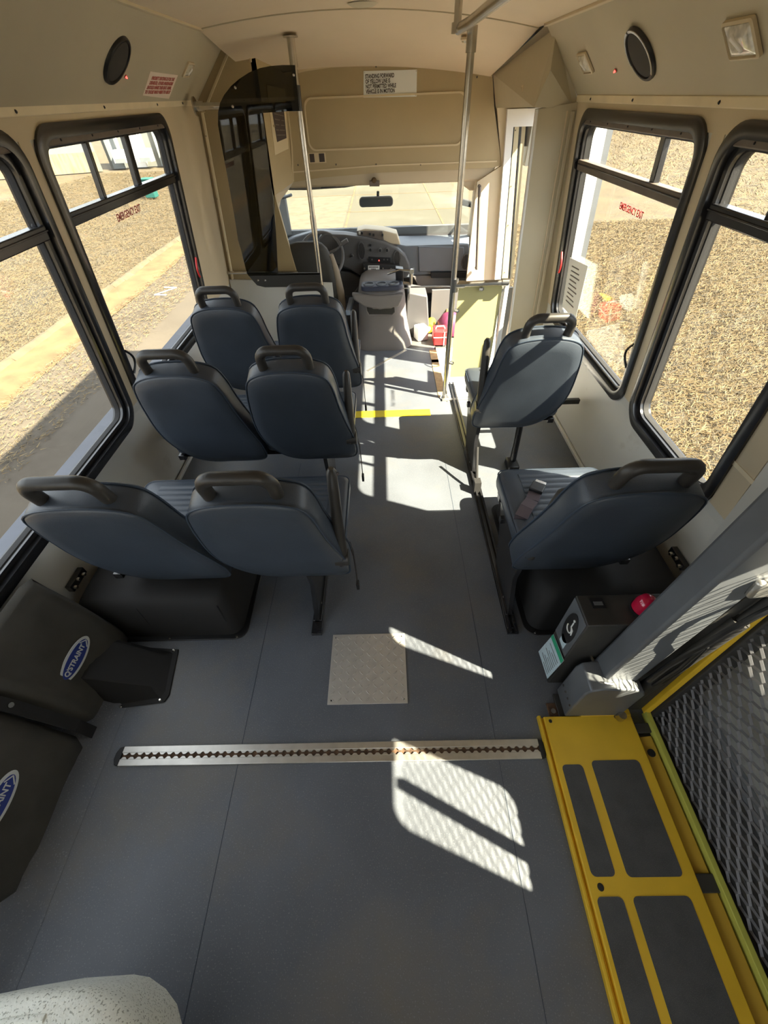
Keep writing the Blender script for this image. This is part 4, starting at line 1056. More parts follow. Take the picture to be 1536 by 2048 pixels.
# yellow line and white seam lines
b = MB(); ya, yb = atz(705, 836).y, atz(705, 823).y; b.box((-0.30, ya, 0.0), (0.362, yb, 0.0015)); single(b, 'yellow_line', 'yellow_tape', 'yellow standing line taped across the aisle floor', 'floor line', smooth=False)
b = MB(); p, q = atz(735, 742), atz(812, 700); d = (q-p).normalized(); w = Vector((-d.y, d.x, 0))*0.012; b.loops([[p-w, q-w, q+w, p+w], [v+Vector((0, 0, 0.002)) for v in (p-w, q-w, q+w, p+w)]])
single(b, 'floor_strip', 'alu', 'thin pale metal strip crossing the floor beside the driver', 'strip', smooth=False)

# speckled moulding at the lower left corner of the view
b = MB(); zt = 0.50
def corner_pts(ins, z):
    return [Vector((x, y, z)) for x, y in [(-0.86, -0.75), (-0.86, -0.22+(-0.3)*0), (-0.80+ins, -0.165-ins), (-0.70, -0.135-ins), (-0.60, -0.124-ins), (-0.50, -0.120-ins), (-0.465-ins*0.5, -0.124-ins), (-0.425-ins, -0.140-ins), (-0.395-ins, -0.160-ins*0.8), (-0.365-ins, -0.200), (-0.325-ins, -0.27), (-0.28-ins, -0.37), (-0.25-ins, -0.75)]]
b.loops([corner_pts(0.0, 0.30), corner_pts(-0.004, zt-0.03), corner_pts(0.0, zt-0.010), corner_pts(0.012, zt), corner_pts(0.03, zt+0.004)])
b.tube([(-0.72, -0.165, zt+0.001), (-0.58, -0.150, zt+0.003), (-0.54, -0.148, zt+0.001)], 0.006, 8)
single(b, 'speckled_moulding', 'white_speckle', 'pale speckled rounded moulding at the bottom left corner', 'moulding', angle=60)
b = MB(); b.box((-0.80, -0.72, 0.0), (-0.35, -0.30, 0.30)); single(b, 'moulding_base', 'black_matte', 'dark box base under the pale speckled moulding', 'base')
# ------------------------------------------------------------------ wheelchair lift
e = empty('bridge_plate', (0.73, 0.0, 0.0), 'yellow hinged bridge plate with dark anti-slip panels by the lift', 'bridge plate')
YB = -0.75
b = MB(); b.box((0.580, YB, 0.004), (0.885, 0.440, 0.024)); plate = b.build('plate', 'yellow', e, bevel=0.003)
b = MB(); b.box((0.710, 0.438, 0.006), (0.885, 0.462, 0.026)); b.build('top_tab', 'yellow', e, bevel=0.002)
b = MB(); b.box((0.562, YB, 0.0), (0.572, 0.445, 0.020)); b.box((0.572, YB, 0.0), (0.580, 0.440, 0.010)); b.build('hinge_edge', 'yellow', e, bevel=0.002)
cells = [(0.597, 0.664, 0.024, 0.294), (0.695, 0.850, 0.022, 0.304), (0.593, 0.664, -0.330, -0.016), (0.690, 0.845, -0.330, -0.016), (0.593, 0.664, -0.68, -0.37), (0.690, 0.845, -0.68, -0.37)]
for x0, x1, y0, y1 in cells:
    b = MB(); pts = rrect(x1-x0, y1-y0, 0.013, 4, (x0+x1)/2, (y0+y1)/2); b.loops([[Vector((x, y, z)) for x, y in pts] for z in (0.024, 0.0256)]); b.build('anti_slip_panel', 'nonslip', plate, smooth=False)
for x, y, r in ((0.600, 0.425, 0.006), (0.832, 0.435, 0.008), (0.857, 0.435, 0.008), (0.613, 0.003, 0.009)):
    b = MB(); b.disc((x, y, 0.024), (0, 0, 1), r, 0.003, 14, r*0.8); b.build('bolt', 'black', plate)
b = MB(); b.hexa([(0.892,YB,-0.05),(0.900,YB,-0.05),(0.900,0.36,-0.05),(0.892,0.36,-0.05),(0.915,YB,0.015),(0.923,YB,0.015),(0.923,0.36,0.015),(0.915,0.36,0.015)])
b.bm.clear()
b.hexa([(0.888,0.028,0.0),(0.928,0.028,0.0),(0.928,0.375,0.0),(0.888,0.375,0.0),(0.888,0.028,0.006),(0.928,0.028,0.018),(0.928,0.375,0.018),(0.888,0.375,0.006)])
b.hexa([(0.888,YB,0.0),(0.928,YB,0.0),(0.928,-0.010,0.0),(0.888,-0.010,0.0),(0.888,YB,0.006),(0.928,YB,0.018),(0.928,-0.010,0.018),(0.888,-0.010,0.006)])
sl_ = b.build('side_flap', 'yellow_shaded', e, bevel=0.002)
b = MB(); b.disc((0.907, 0.325, 0.012), (0, 0, 1), 0.012, 0.004, 16); b.build('grommet', 'black', sl_)
b = MB(); b.box((0.886, YB, 0.0), (0.945, 0.42, 0.004)); b.box((0.87, 0.385, 0.004), (0.935, 0.415, 0.02)); b.box((0.885, -0.012, 0.004), (0.935, 0.028, 0.02)); b.build('hinge', 'lift_dark', e, bevel=0.002)

# folded platform: dark frame, yellow edge, expanded-metal deck
def PX(y, z): return 0.968 + 0.075*z      # deck plane
e = empty('lift_platform', (1.0, 0.0, 0.0), 'folded lift platform with a grey expanded metal deck', 'platform')
b = MB(); b.box((0.935, YB, 0.0), (0.952, 0.450, 0.034)); b.build('edge_strip', 'green_yellow', e, bevel=0.002)
b = MB(); b.box((0.952, YB, 0.0), (1.03, 0.46, 0.012)); 
b.hexa([(PX(0,0.03)+0.004,YB,0.012),(PX(0,0.03)+0.03,YB,0.012),(PX(0,0.03)+0.03,0.40,0.012),(PX(0,0.03)+0.004,0.40,0.012),(PX(0,.075)+0.004,YB,0.075),(PX(0,.075)+0.03,YB,0.075),(PX(0,.075)+0.03,0.40,0.075),(PX(0,.075)+0.004,0.40,0.075)]); b.build('base_beam', 'lift_dark', e, bevel=0.002)
# yellow side channel rising along the front end
yb0, yb1 = Vector((0.932, 0.445, 0.02)), Vector((1.035, 0.545, 1.18))
b = MB(); w = Vector((0.017, -0.004, 0)); d = Vector((0.0, 0.022, 0)); b.hexa([yb0, yb0+w, yb0+w+d, yb0+d, yb1, yb1+w, yb1+w+d, yb1+d]); b.build('yellow_channel', 'yellow', e, bevel=0.003)
b = MB(); o_ = Vector((0.020, -0.012, 0)); w = Vector((0.06, -0.008, 0)); b.hexa([yb0+o_, yb0+o_+w, yb0+o_+w+d, yb0+o_+d, yb1+o_, yb1+o_+w, yb1+o_+w+d, yb1+o_+d])
o_ = Vector((-0.050, 0.012, 0)); w = Vector((0.046, 0, 0)); b.hexa([yb0+o_, yb0+o_+w, yb0+o_+w+d, yb0+o_+d, yb1+o_, yb1+o_+w, yb1+o_+w+d, yb1+o_+d]); b.build('dark_channel', 'lift_dark', e, bevel=0.003)
def vbar(mb, y, w, z0, z1, o0=0.006, o1=0.03):
    mb.hexa([(PX(y,z0)+o0,y-w/2,z0),(PX(y,z0)+o1,y-w/2,z0),(PX(y,z0)+o1,y+w/2,z0),(PX(y,z0)+o0,y+w/2,z0),(PX(y,z1)+o0,y-w/2,z1),(PX(y,z1)+o1,y-w/2,z1),(PX(y,z1)+o1,y+w/2,z1),(PX(y,z1)+o0,y+w/2,z1)])
b = MB(); vbar(b, -0.205, 0.030, 0.03, 1.12); b.build('upright_bar', 'lift_grey', e, bevel=0.002)
b = MB(); b.hexa([(PX(0,.20)+0.006,YB,0.20),(PX(0,.20)+0.03,YB,0.20),(PX(0,.20)+0.03,0.40,0.20),(PX(0,.20)+0.006,0.40,0.20),(PX(0,.235)+0.006,YB,0.235),(PX(0,.235)+0.03,YB,0.235),(PX(0,.235)+0.03,0.40,0.235),(PX(0,.235)+0.006,0.40,0.235)]); b.build('cross_bar', 'lift_grey', e, bevel=0.002)
# expanded metal: zigzag strands, real strips of steel
V, Fc = [], []
cy_, cz_ = 0.046, 0.021
NY = int((0.58-YB)/cy_); NZ = int((1.10-0.02)/cz_)
def zstrand(k):
    z0 = 0.02 + k*cz_; pts = []
    for j in range(NY*2+1):
        y = YB + j*cy_/2; up = ((j + k) % 2 == 0)
        if y > 0.450 + 0.10*z0: break
        pts.append((y, z0 + (cz_*0.5 if up else -cz_*0.02)))
    return pts
for k in range(NZ):
    pts = zstrand(k); base = len(V)
    for j, (y, z) in enumerate(pts):
        x = PX(y, z)
        tilt = 0.0028
        V += [(x - tilt, y, z - 0.0023), (x + tilt, y, z + 0.0023), (x + tilt + 0.0016, y, z + 0.0009), (x - tilt + 0.0016, y, z - 0.0037)]
    for j in range(len(pts)-1):
        a = base + 4*j; c = a + 4
        for q in range(4): Fc.append((a+q, a+(q+1) % 4, c+(q+1) % 4, c+q))
me = bpy.data.meshes.new('expanded_metal'); me.from_pydata(V, [], Fc); me.materials.append(MATS['mesh_steel'])
o = bpy.data.objects.new('expanded_metal', me); link(o); o.parent = e; o.location = -e.location; o['kind'] = 'stuff'

# lift tower
e = empty('lift_tower', (0.74, 0.49, 0.0), 'grey square lift post with its base block, arms and hoses', 'lift post')
b = MB(); b.box((0.640, 0.435, 0.0), (0.700, 0.52, 0.012)); b.build('foot_plate', 'lift_dark', e, bevel=0.002)
b = MB(); b.disc((0.625, 0.462, 0.0), (0, 0, 1), 0.012, 0.012, 10, 0.009); b.build('bolt', 'steel', e)
b = MB(); b.box((0.608, 0.420, 0.0), (0.655, 0.490, 0.008)); b.build('floor_bracket', 'rust', e, bevel=0.002)
b = MB()
bp_ = [(0.655, 0.02), (0.655, 0.235), (0.668, 0.262), (0.70, 0.272), (0.80, 0.262), (0.835, 0.245), (0.850, 0.215), (0.850, 0.02)]
b.loops([[Vector((x, 0.440, z)) for x, z in bp_], [Vector((x, 0.532, z)) for x, z in bp_]]); blk = b.build('base_block', 'lift_grey', e, bevel=0.005)
for k in range(4):
    b = MB(); b.disc((0.654, 0.452+0.022*k, 0.10), (-1, 0, 0), 0.004, 0.003, 8); b.build('rivet', 'steel', blk)
q0, q1 = Vector((0.715, 0.472, 0.245)), Vector((0.820, 0.480, 1.62))
b = MB(); hx_, hy_ = Vector((0.112, 0, 0)), Vector((0, 0.075, 0))
def post_ring(p): return [p, p+hx_, p+hx_+hy_, p+hy_]
b.loops([post_ring(q0), post_ring(q1)]); b.build('post', 'lift_grey', e, bevel=0.010)
b = MB(); b.tube([(0.712, 0.468, 0.25), (0.712, 0.552, 0.25)], 0.006, 8); b.tube([(0.69, 0.468, 0.262), (0.708, 0.46, 0.275), (0.735, 0.458, 0.27)], 0.004, 8); b.build('retaining_ring', 'steel', e)
# arms (dark bars between the post and the platform)
b = MB(); 
for (a, c, h) in (((0.835, 0.500, 0.22), (0.955, 0.515, 1.02), 0.020), ((0.880, 0.510, 0.10), (0.995, 0.555, 1.10), 0.022)):
    a, c = Vector(a), Vector(c); d = (c-a).normalized(); b.obb((a+c)/2, d, (0, 1, 0), d.cross(Vector((0, 1, 0))), (c-a).length/2, 0.018, h)
b.build('parallel_arm', 'lift_dark', e, bevel=0.004)
b = MB(); b.tube([(0.865, 0.470, 0.16), (0.925, 0.480, 0.62)], 0.021, 14); b.tube([(0.925, 0.480, 0.62), (0.955, 0.486, 0.86)], 0.011, 12); b.build('ram', 'lift_dark', e)
b = MB(); c = Vector((0.960, 0.500, 0.78)); b.disc(c, (0.2, -1, 0.1), 0.045, 0.05, 20); b.build('pivot_hub', 'lift_grey', e, bevel=0.004)
b = MB(); b.disc((0.958, 0.452, 0.785), (0.2, -1, 0.1), 0.016, 0.012, 12); b.build('pivot_bolt', 'steel', e)
b = MB(); b.tube([(0.975, 0.455, 0.80), (1.06, 0.44, 0.86)], 0.032, 16); b.build('sleeve', 'white_paint', e)
b = MB(); b.obb((0.895, 0.470, 0.79), (1, 0, 0.15), (0, 1, 0), (-0.15, 0, 1), 0.055, 0.010, 0.030); b.build('lug_plate', 'alu', e, bevel=0.008)
b = MB()
b.tube([(0.945, 0.455, 0.78), (0.91, 0.445, 0.77), (0.875, 0.440, 0.72), (0.852, 0.440, 0.64), (0.850, 0.445, 0.56), (0.855, 0.455, 0.50), (0.845, 0.46, 0.40), (0.842, 0.462, 0.28)], 0.0075, 8)
b.build('hose', 'black', e)
b = MB(); b.tube([(0.858, 0.448, 0.54), (0.872, 0.452, 0.40), (0.862, 0.455, 0.26)], 0.006, 8); b.tube([(0.862, 0.446, 0.55), (0.886, 0.452, 0.42), (0.882, 0.455, 0.28)], 0.005, 8); b.build('hose', 'black', e)
b = MB(); b.disc((0.838, 0.430, 0.03), (0, 0, 1), 0.014, 0.03, 12); b.build('pivot_pin', 'steel', e)

# pump box with its labels
e = empty('pump_box', (0.76, 0.60, 0.0), 'dark metal pump box with a wheelchair symbol beside the lift', 'box')
xb0, xb1, yb_0, yb_1, zb = 0.625, 0.93, 0.552, 0.655, 0.468
b = MB(); b.box((xb0, yb_0, 0.03), (xb1, yb_1, zb)); b.build('case', 'lift_dark', e, bevel=0.004)
b = MB(); b.box((xb0-0.003, yb_0+0.004, 0.25), (xb0, yb_1-0.004, zb-0.006)); b.build('side_plate', 'lift_grey', e, bevel=0.001)
def side_oval(cy, cz, a, b_, off): return [Vector((xb0-off, cy + a*math.cos(2*math.pi*k/28), cz + b_*math.sin(2*math.pi*k/28))) for k in range(28)]
b = MB(); b.loops([side_oval(0.600, 0.360, 0.033, 0.078, 0.003), side_oval(0.600, 0.360, 0.033, 0.078, 0.0045)]); b.build('badge', 'black', e, smooth=False)
b = MB()   # wheelchair symbol
pth = [Vector((xb0-0.006, 0.600 + 0.014*math.cos(a), 0.362 + 0.016*math.sin(a))) for a in np.linspace(math.radians(120), math.radians(375), 14)]
b.tube(pth, 0.0022, 6); b.tube([(xb0-0.006, 0.596, 0.405), (xb0-0.006, 0.596, 0.378), (xb0-0.006, 0.584, 0.376), (xb0-0.006, 0.580, 0.355)], 0.0022, 6); b.disc((xb0-0.0045, 0.597, 0.412), (-1, 0, 0), 0.004, 0.003, 10); b.build('wheelchair_symbol', 'white_print', e)
b = MB(); b.box((xb0-0.0045, 0.578, 0.262), (xb0-0.003, 0.612, 0.305)); b.build('small_label', 'label_blue', e, smooth=False)
L4 = [Vector((0.614, 0.552, 0.075)), Vector((0.618, 0.662, 0.055)), Vector((0.623, 0.648, 0.225)), Vector((0.620, 0.545, 0.245))]
b = MB(); th = Vector((-0.002, 0, 0)); b.loops([L4, [p+th for p in L4]]); sh = b.build('instruction_card', 'label_blue', e, smooth=False)
b = MB(); t0 = 0.86; g4 = [L4[0].lerp(L4[3], t0), L4[1].lerp(L4[2], t0), L4[2], L4[3]]; b.loops([[p+th for p in g4], [p+th*1.4 for p in g4]]); b.build('green_band', 'green_print', sh, smooth=False)
b = MB()
for k in range(8):
    t = 0.08+0.09*k; a_, c_ = L4[0].lerp(L4[3], t), L4[1].lerp(L4[2], t); s0, s1 = a_.lerp(c_, 0.1), a_.lerp(c_, 0.55+0.3*((k*5) % 3)/2)
    u = (L4[3]-L4[0])*0.02; b.loops([[s0+th, s1+th, s1+u+th, s0+u+th], [s0+th*1.3, s1+th*1.3, s1+u+th*1.3, s0+u+th*1.3]])
b.build('print', 'lift_grey', sh, smooth=False)
b = MB(); b.box((0.66, yb_0+0.055, zb), (0.70, yb_1-0.012, zb+0.003)); sw = b.build('top_label', 'black', e)
b = MB(); b.box((0.667, yb_0+0.065, zb+0.003), (0.693, yb_1-0.026, zb+0.0045)); b.build('top_print', 'lift_grey', sw, smooth=False)
e = empty('red_lamp', (0.800, 0.60, 0.468), 'glossy red lamp on top of the dark pump box', 'lamp')
b = MB(); b.disc((0.800, 0.60, 0.468), (0, 0, 1), 0.034, 0.010, 20); b.build('base', 'black', e)
b = MB(); b.tube([(0.800, 0.60, 0.478), (0.800, 0.60, 0.505), (0.800, 0.60, 0.525), (0.800, 0.60, 0.534)], [0.031, 0.030, 0.022, 0.006], 20); b.build('lens', 'red_lens', e)

# ------------------------------------------------------------------ cab
# windscreen surround: header trim, pillars and glass
YW0, YW1 = 4.60, 4.05            # base and top of the glass
def wz(z): return YW0 + (YW1-YW0)*(z-0.62)/(1.08-0.62)
b = MB(); b.hexa([(-0.66,3.98,1.055),(0.90,3.98,1.055),(0.90,4.12,1.075),(-0.66,4.12,1.075),(-0.66,3.96,1.14),(0.95,3.96,1.18),(0.95,4.12,1.16),(-0.66,4.12,1.12)])
cabh = struct(b, 'cab_header', 'cab_cream', bevel=0.02)
b = MB(); b.hexa([(-1.1,3.98,1.14),(1.15,3.98,1.16),(1.15,4.3,1.10),(-1.1,4.3,1.10),(-1.1,3.98,1.25),(1.15,3.98,1.25),(1.15,4.3,1.25),(-1.1,4.3,1.25)]); struct(b, 'cab_roof', 'white_paint', smooth=False)
def pillar(name, pts_top, pts_bot, w, m):
    b = MB(); t, q = Vector(pts_top), Vector(pts_bot); d = (q-t).normalized(); a = d.cross(Vector((0, 1, 0))).normalized(); c = d.cross(a)
    b.obb((t+q)/2, d, a, c, (t-q).length/2, w, 0.03); return struct(b, name, m, bevel=0.01)
pillar('cab_pillar_left', (-0.80, 4.02, 1.12), (-0.96, 4.55, 0.55), 0.035, 'dash_grey')
pillar('cab_pillar_right', (0.83, 4.05, 1.10), (0.92, 4.62, 0.52), 0.030, 'cab_cream')
b = MB(); b.hexa([(0.76,4.0,1.0),(0.80,4.0,1.0),(0.80,4.06,1.0),(0.76,4.06,1.0),(0.60,4.0,1.09),(0.80,4.0,1.09),(0.80,4.06,1.09),(0.60,4.06,1.09)]); struct(b, 'cab_corner_gusset', 'cab_cream', bevel=0.01)
b = MB(); b.hexa([(-0.93,4.60,0.60),(0.90,4.60,0.60),(0.90,4.606,0.60),(-0.93,4.606,0.60),(-0.79,4.06,1.10),(0.82,4.06,1.10),(0.82,4.066,1.10),(-0.79,4.066,1.10)])
struct(b, 'windshield', 'windshield_glass', smooth=False)
# driver side: door panel, side glass and its frame
b = MB(); b.box((-1.06, 3.64, 0.0), (-1.0, 4.65, 0.56)); struct(b, 'cab_wall_left', 'dash_blue', bevel=0.01)
b = MB(); b.hexa([(-1.03,3.64,0.56),(-1.024,3.64,0.56),(-1.024,4.55,0.56),(-1.03,4.55,0.56),(-0.90,3.64,1.12),(-0.894,3.64,1.12),(-0.80,4.05,1.12),(-0.806,4.05,1.12)]); struct(b, 'cab_side_glass', 'window_glass', smooth=False)
b = MB(); b.box((0.97, 3.99, -0.5), (1.03, 4.65, 0.60)); struct(b, 'cab_wall_right', 'dash_grey', bevel=0.01)
b = MB(); b.box((-1.05, 4.62, -0.5), (1.05, 4.68, 0.66)); struct(b, 'cab_firewall', 'dash', smooth=False)
# hood outside
b = MB(); b.hexa([(-0.85,4.68,0.40),(0.85,4.68,0.40),(0.70,5.35,0.2),(-0.70,5.35,0.2),(-0.85,4.68,0.56),(0.85,4.68,0.56),(0.70,5.35,0.36),(-0.70,5.35,0.36)]); single(b, 'hood', 'white_paint', 'white engine hood outside the windshield', 'hood', bevel=0.03)

# dashboard
D = 4.10
e = empty('dashboard', (0.1, 4.2, 0.4), 'charcoal curved dashboard with round-ended vents and radio', 'dashboard')
def prism(pts, y0, y1, name, m, par, bevel=0.006, back_dy=None, angle=40):
    """pts in photo pixels at depth y0, extruded to y1"""
    q = [at(u, v, y0) for u, v in pts]
    b = MB(); b.loops([q, [Vector((p.x, y1, p.z + (back_dy or 0))) for p in q]]); return b.build(name, m, par, bevel=bevel, angle=angle)
shell = [(560, 486), (590, 474), (628, 463), (690, 467), (730, 474), (765, 482), (812, 492), (870, 490), (938, 488), (941, 515), (940, 548), (880, 549), (828, 551), (820, 556), (760, 560), (700, 553), (640, 540), (560, 540)]
prism(shell, D+0.06, D+0.16, 'shell', 'dash_blue', e, 0.01)
b = MB(); q = [at(u, v, D+0.10) for u, v in ((548, 482), (628, 464), (730, 473), (812, 492), (938, 488))]
top = [Vector((-0.93, 4.60, 0.60)), Vector((-0.45, 4.60, 0.60)), Vector((-0.05, 4.60, 0.595)), Vector((0.35, 4.60, 0.59)), Vector((0.90, 4.60, 0.585))]
for i in range(4): b.hexa([q[i]-Vector((0,0,.03)), q[i+1]-Vector((0,0,.03)), top[i+1]-Vector((0,0,.03)), top[i]-Vector((0,0,.03)), q[i], q[i+1], top[i+1], top[i]])
b.build('top_pad', 'dash_blue', e)
cl = [(636, 478), (646, 468), (690, 470), (735, 476), (768, 484), (795, 497), (812, 512), (820, 530), (821, 545), (812, 556), (780, 558), (728, 556), (700, 540), (668, 528), (640, 520)]
prism(cl, D-0.05, D+0.08, 'cluster_panel', 'dash', e, 0.014)
gb = prism([(836, 493), (928, 494), (930, 543), (838, 544)], D+0.045, D+0.07, 'glove_box', 'dash_blue', e, 0.008)
b = MB(); p, q = at(812, 494, D+0.05), at(822, 546, D+0.05)
prism([(640, 538), (700, 545), (728, 560), (705, 592), (660, 596), (640, 580)], D-0.02, D+0.10, 'knee_panel', 'dash', e, 0.01)
prism([(824, 552), (938, 550), (936, 582), (845, 588)], D+0.05, D+0.20, 'lower_panel', 'console_grey', e, 0.01)
prism([(862, 545), (936, 545), (936, 556), (862, 556)], D+0.02, D+0.09, 'handle_recess', 'black_matte', e, 0.004)
def vent(u, v, w, h, m_in='black_matte', col='dash', par=e, dy=-0.055):
    c = at(u, v, D+dy); e1 = at(u+w/2, v, D+dy)-c; e2 = at(u, v+h/2, D+dy)-c; rx, rz = e1.length, e2.length
    ov = lambda s, off: [c + Vector((rx*s*math.cos(2*math.pi*k/24), off, rz*s*math.sin(2*math.pi*k/24))) for k in range(24)]
    b = MB(); b.ring([ov(1, 0), ov(1, -0.008), ov(0.84, -0.008), ov(0.84, 0)]); vr = b.build('vent', col, par)
    b = MB(); b.loops([ov(0.86, 0), ov(0.86, -0.003)]); b.build('vent_throat', m_in, vr)
    b = MB()
    for k in range(-2, 3):
        x = rx*0.3*k; hz = rz*0.8*math.sqrt(max(0.05, 1-(x/(rx*0.86))**2))
        b.box((c.x+x-0.0016, c.y-0.008, c.z-hz), (c.x+x+0.0016, c.y-0.003, c.z+hz))
    b.build('vent_slats', col, vr)
vent(723, 502, 15, 38); vent(794, 517, 15, 34); vent(931, 524, 18, 34, col='dash_grey', dy=0.045)
prism([(737, 514), (781, 516), (781, 526), (737, 524)], D-0.062, D-0.045, 'radio', 'black', e, 0.002)
b = MB(); c = at(758, 521, D-0.064); b.disc(c, (0, -1, 0), 0.005, 0.003, 10); b.build('radio_light', 'led', e)
b = MB()
for u in (744, 768, 775): c = at(u, 519, D-0.064); b.disc(c, (0, -1, 0), 0.006, 0.004, 12)
b.build('radio_knobs', 'dash_grey', e)
for u, v, r in ((760, 500, 0.019), (774, 500, 0.019), (704, 511, 0.014), (741, 490, 0.010), (741, 500, 0.010)):
    b = MB(); c = at(u, v, D-0.052); b.disc(c, (0, -1, 0), r, 0.010, 18, r*0.9); kn = b.build('dial', 'dash_grey' if r > 0.012 else 'black', e)
    b = MB(); b.disc(c + Vector((0, -0.010, 0)), (0, -1, 0), r*0.55, 0.012, 14); b.build('knob', 'black', kn)
b = MB()   # instrument cowl seen through the wheel
c = at(655, 492, D-0.03); b.loops([[c + Vector((0.17*math.cos(a), 0, 0.055*math.sin(a))) for a in np.linspace(0, 2*math.pi, 24, endpoint=False)], [c + Vector((0.15*math.cos(a), 0.012, 0.045*math.sin(a))) for a in np.linspace(0, 2*math.pi, 24, endpoint=False)]]); b.build('gauge_cowl', 'black', e)
b = MB()
for dx in (-0.08, 0.0, 0.08): b.disc(c + Vector((dx, -0.001, 0)), (0, -1, 0), 0.03, 0.003, 18)
b.build('gauge_dials', 'dash_grey', e)

e = empty('switch_box', at(755, 478, 4.18), 'tan switch box with rocker switches on top of the dashboard', 'switch box')
prism([(713, 462), (730, 458), (765, 461), (794, 468), (801, 490), (780, 488), (745, 480), (715, 474)], 4.12, 4.30, 'case', 'cab_cream', e, 0.008)
prism([(713, 462), (765, 462), (768, 483), (745, 479), (715, 473)], 4.11, 4.125, 'fascia', 'header_bar', e, 0.004)
for u, v in ((719, 466), (724, 466), (740, 468), (747, 470), (765, 470)):
    c = at(u, v, 4.105); b = MB(); b.box((c.x-0.008, c.y-0.006, c.z-0.010), (c.x+0.008, c.y+0.004, c.z+0.010)); b.build('rocker_switch', 'black' if u != 719 else 'lamp_lens', e, bevel=0.002)

e = empty('control_box', at(755, 545, 4.0), 'black control box with a white label under the radio', 'control box')
prism([(726, 528), (800, 532), (802, 556), (728, 553)], 3.98, 4.06, 'case', 'black_matte', e, 0.004)
lbp = [at(u, v, 3.977) for u, v in ((736, 531), (759, 531), (759, 546), (736, 546))]
b = MB(); b.loops([lbp, [p + Vector((0, 0.002, 0)) for p in lbp]]); lb = b.build('label', 'white_print', e, smooth=False)
b = MB()
for k, (w0, w1) in enumerate(((0.08, 0.92), (0.3, 0.7), (0.33, 0.66))):
    t = 0.18 + 0.28*k; a_, c_ = lbp[0].lerp(lbp[3], t), lbp[1].lerp(lbp[2], t); nseg = (7, 3, 3)[k]
    for j in range(nseg):
        s0 = a_.lerp(c_, w0 + (w1-w0)*j/nseg); s1 = a_.lerp(c_, w0 + (w1-w0)*(j+0.7)/nseg); b.box((s0.x, s0.y-0.001, s0.z-0.007), (s1.x, s0.y, s0.z+0.003))
b.build('label_print', 'ink', lb, smooth=False)
for u, v in ((729, 536), (730, 548), (766, 536), (775, 545), (782, 537)):
    c = at(u, v, 3.978); b = MB(); b.disc(c, (0, -1, 0), 0.008, 0.014, 10); b.build('toggle', 'steel', e)

# door-opening linkage: black body with steel rods and crank
e = empty('door_linkage', at(800, 560, 3.7), 'steel door-opening linkage with a black body by the console', 'mechanism')
prism([(791, 537), (807, 539), (807, 566), (792, 566)], 3.62, 3.70, 'body', 'black', e, 0.005)
b = MB(); b.tube([at(775, 548, 3.6), at(800, 540, 3.58), at(823, 542, 3.58)], 0.008, 8); b.disc(at(823, 542, 3.58), (0, -1, 0), 0.018, 0.02, 12); b.build('crank', 'steel', e)
b = MB(); b.tube([at(822, 542, 3.58), at(822, 568, 3.58)], 0.014, 10); b.tube([at(806, 566, 3.58), at(822, 568, 3.58)], 0.012, 8); b.build('link', 'steel', e)
b = MB(); b.tube([at(822, 574, 3.5), at(1000, 571, 3.0)], 0.006, 8); b.build('rod', 'steel', e)
b = MB(); b.tube([at(800, 577, 3.55), at(819, 576, 3.55), at(818, 600, 3.55)], 0.005, 8); b.build('bent_rod', 'steel', e)

# steering wheel and column
e = empty('steering_wheel', at(652, 505, 4.0), 'grey steering wheel seen edge-on beyond the driver seat', 'steering wheel')
c = at(643, 512, 3.97); nW = Vector((0.02, -0.80, 0.60)).normalized(); uW = Vector((1, 0, 0.0)); vW = nW.cross(uW).normalized(); uW = vW.cross(nW)
b = MB(); b.tube([c + uW*0.185*math.cos(t) + vW*0.185*math.sin(t) for t in np.linspace(0, 2*math.pi, 40, endpoint=False)], 0.014, 10, closed=True); b.build('rim', 'dash_grey', e)
b = MB(); b.disc(c - nW*0.02, nW, 0.065, 0.03, 20, 0.05); b.build('hub', 'dash', e)
for k in range(4):
    a = math.radians((20, 160, 250, 290)[k]); p = c + (uW*math.cos(a) + vW*math.sin(a))*0.18; b = MB(); b.tube([c, p], 0.011, 8); b.build('spoke', 'dash', e)
b = MB(); b.tube([c - nW*0.02, c - nW*0.20], 0.035, 14); b.build('column', 'black_matte', e)
b = MB(); b.tube([c + uW*0.03 - nW*0.04, at(690, 484, 3.98)], [0.005, 0.006], 8); b.tube([at(684, 487, 3.98), at(695, 480, 3.98)], 0.016, 10); b.build('stalk', 'dash_grey', e)

# engine cover with cup tray
e = empty('engine_cover', (0.05, 3.8, 0.0), 'grey bulging engine cover between the cab seats', 'engine cover')
b = MB()
def rowp(z, y, x0, x1, r): 
    return [Vector((x, yy, z)) for x, yy in rrect(x1-x0, 4.0-y, r, 6, (x0+x1)/2, (y+4.0)/2)]
b.loops([rowp(0.0, 3.42, -0.21, 0.30, 0.16), rowp(0.05, 3.43, -0.195, 0.285, 0.15), rowp(0.14, 3.49, -0.170, 0.262, 0.14), rowp(0.26, 3.495, -0.158, 0.245, 0.13), rowp(0.36, 3.475, -0.152, 0.238, 0.12), rowp(0.43, 3.48, -0.150, 0.228, 0.11), rowp(0.465, 3.50, -0.135, 0.210, 0.10), rowp(0.480, 3.54, -0.10, 0.175, 0.08)])
body = b.build('body', 'console_grey', e, angle=60)
prism([(815, 585), (855, 592), (858, 650), (850, 690), (820, 700), (812, 640)], 3.70, 3.95, 'side_skirt', 'dash', e, 0.01)  # dark grey skirt, darkened further to put its shade into the colour
prism([(703, 588), (760, 592), (808, 588), (804, 602), (798, 614), (760, 620), (728, 614), (708, 600)], 3.462, 3.52, 'tray_block', 'console_grey', e, 0.012)
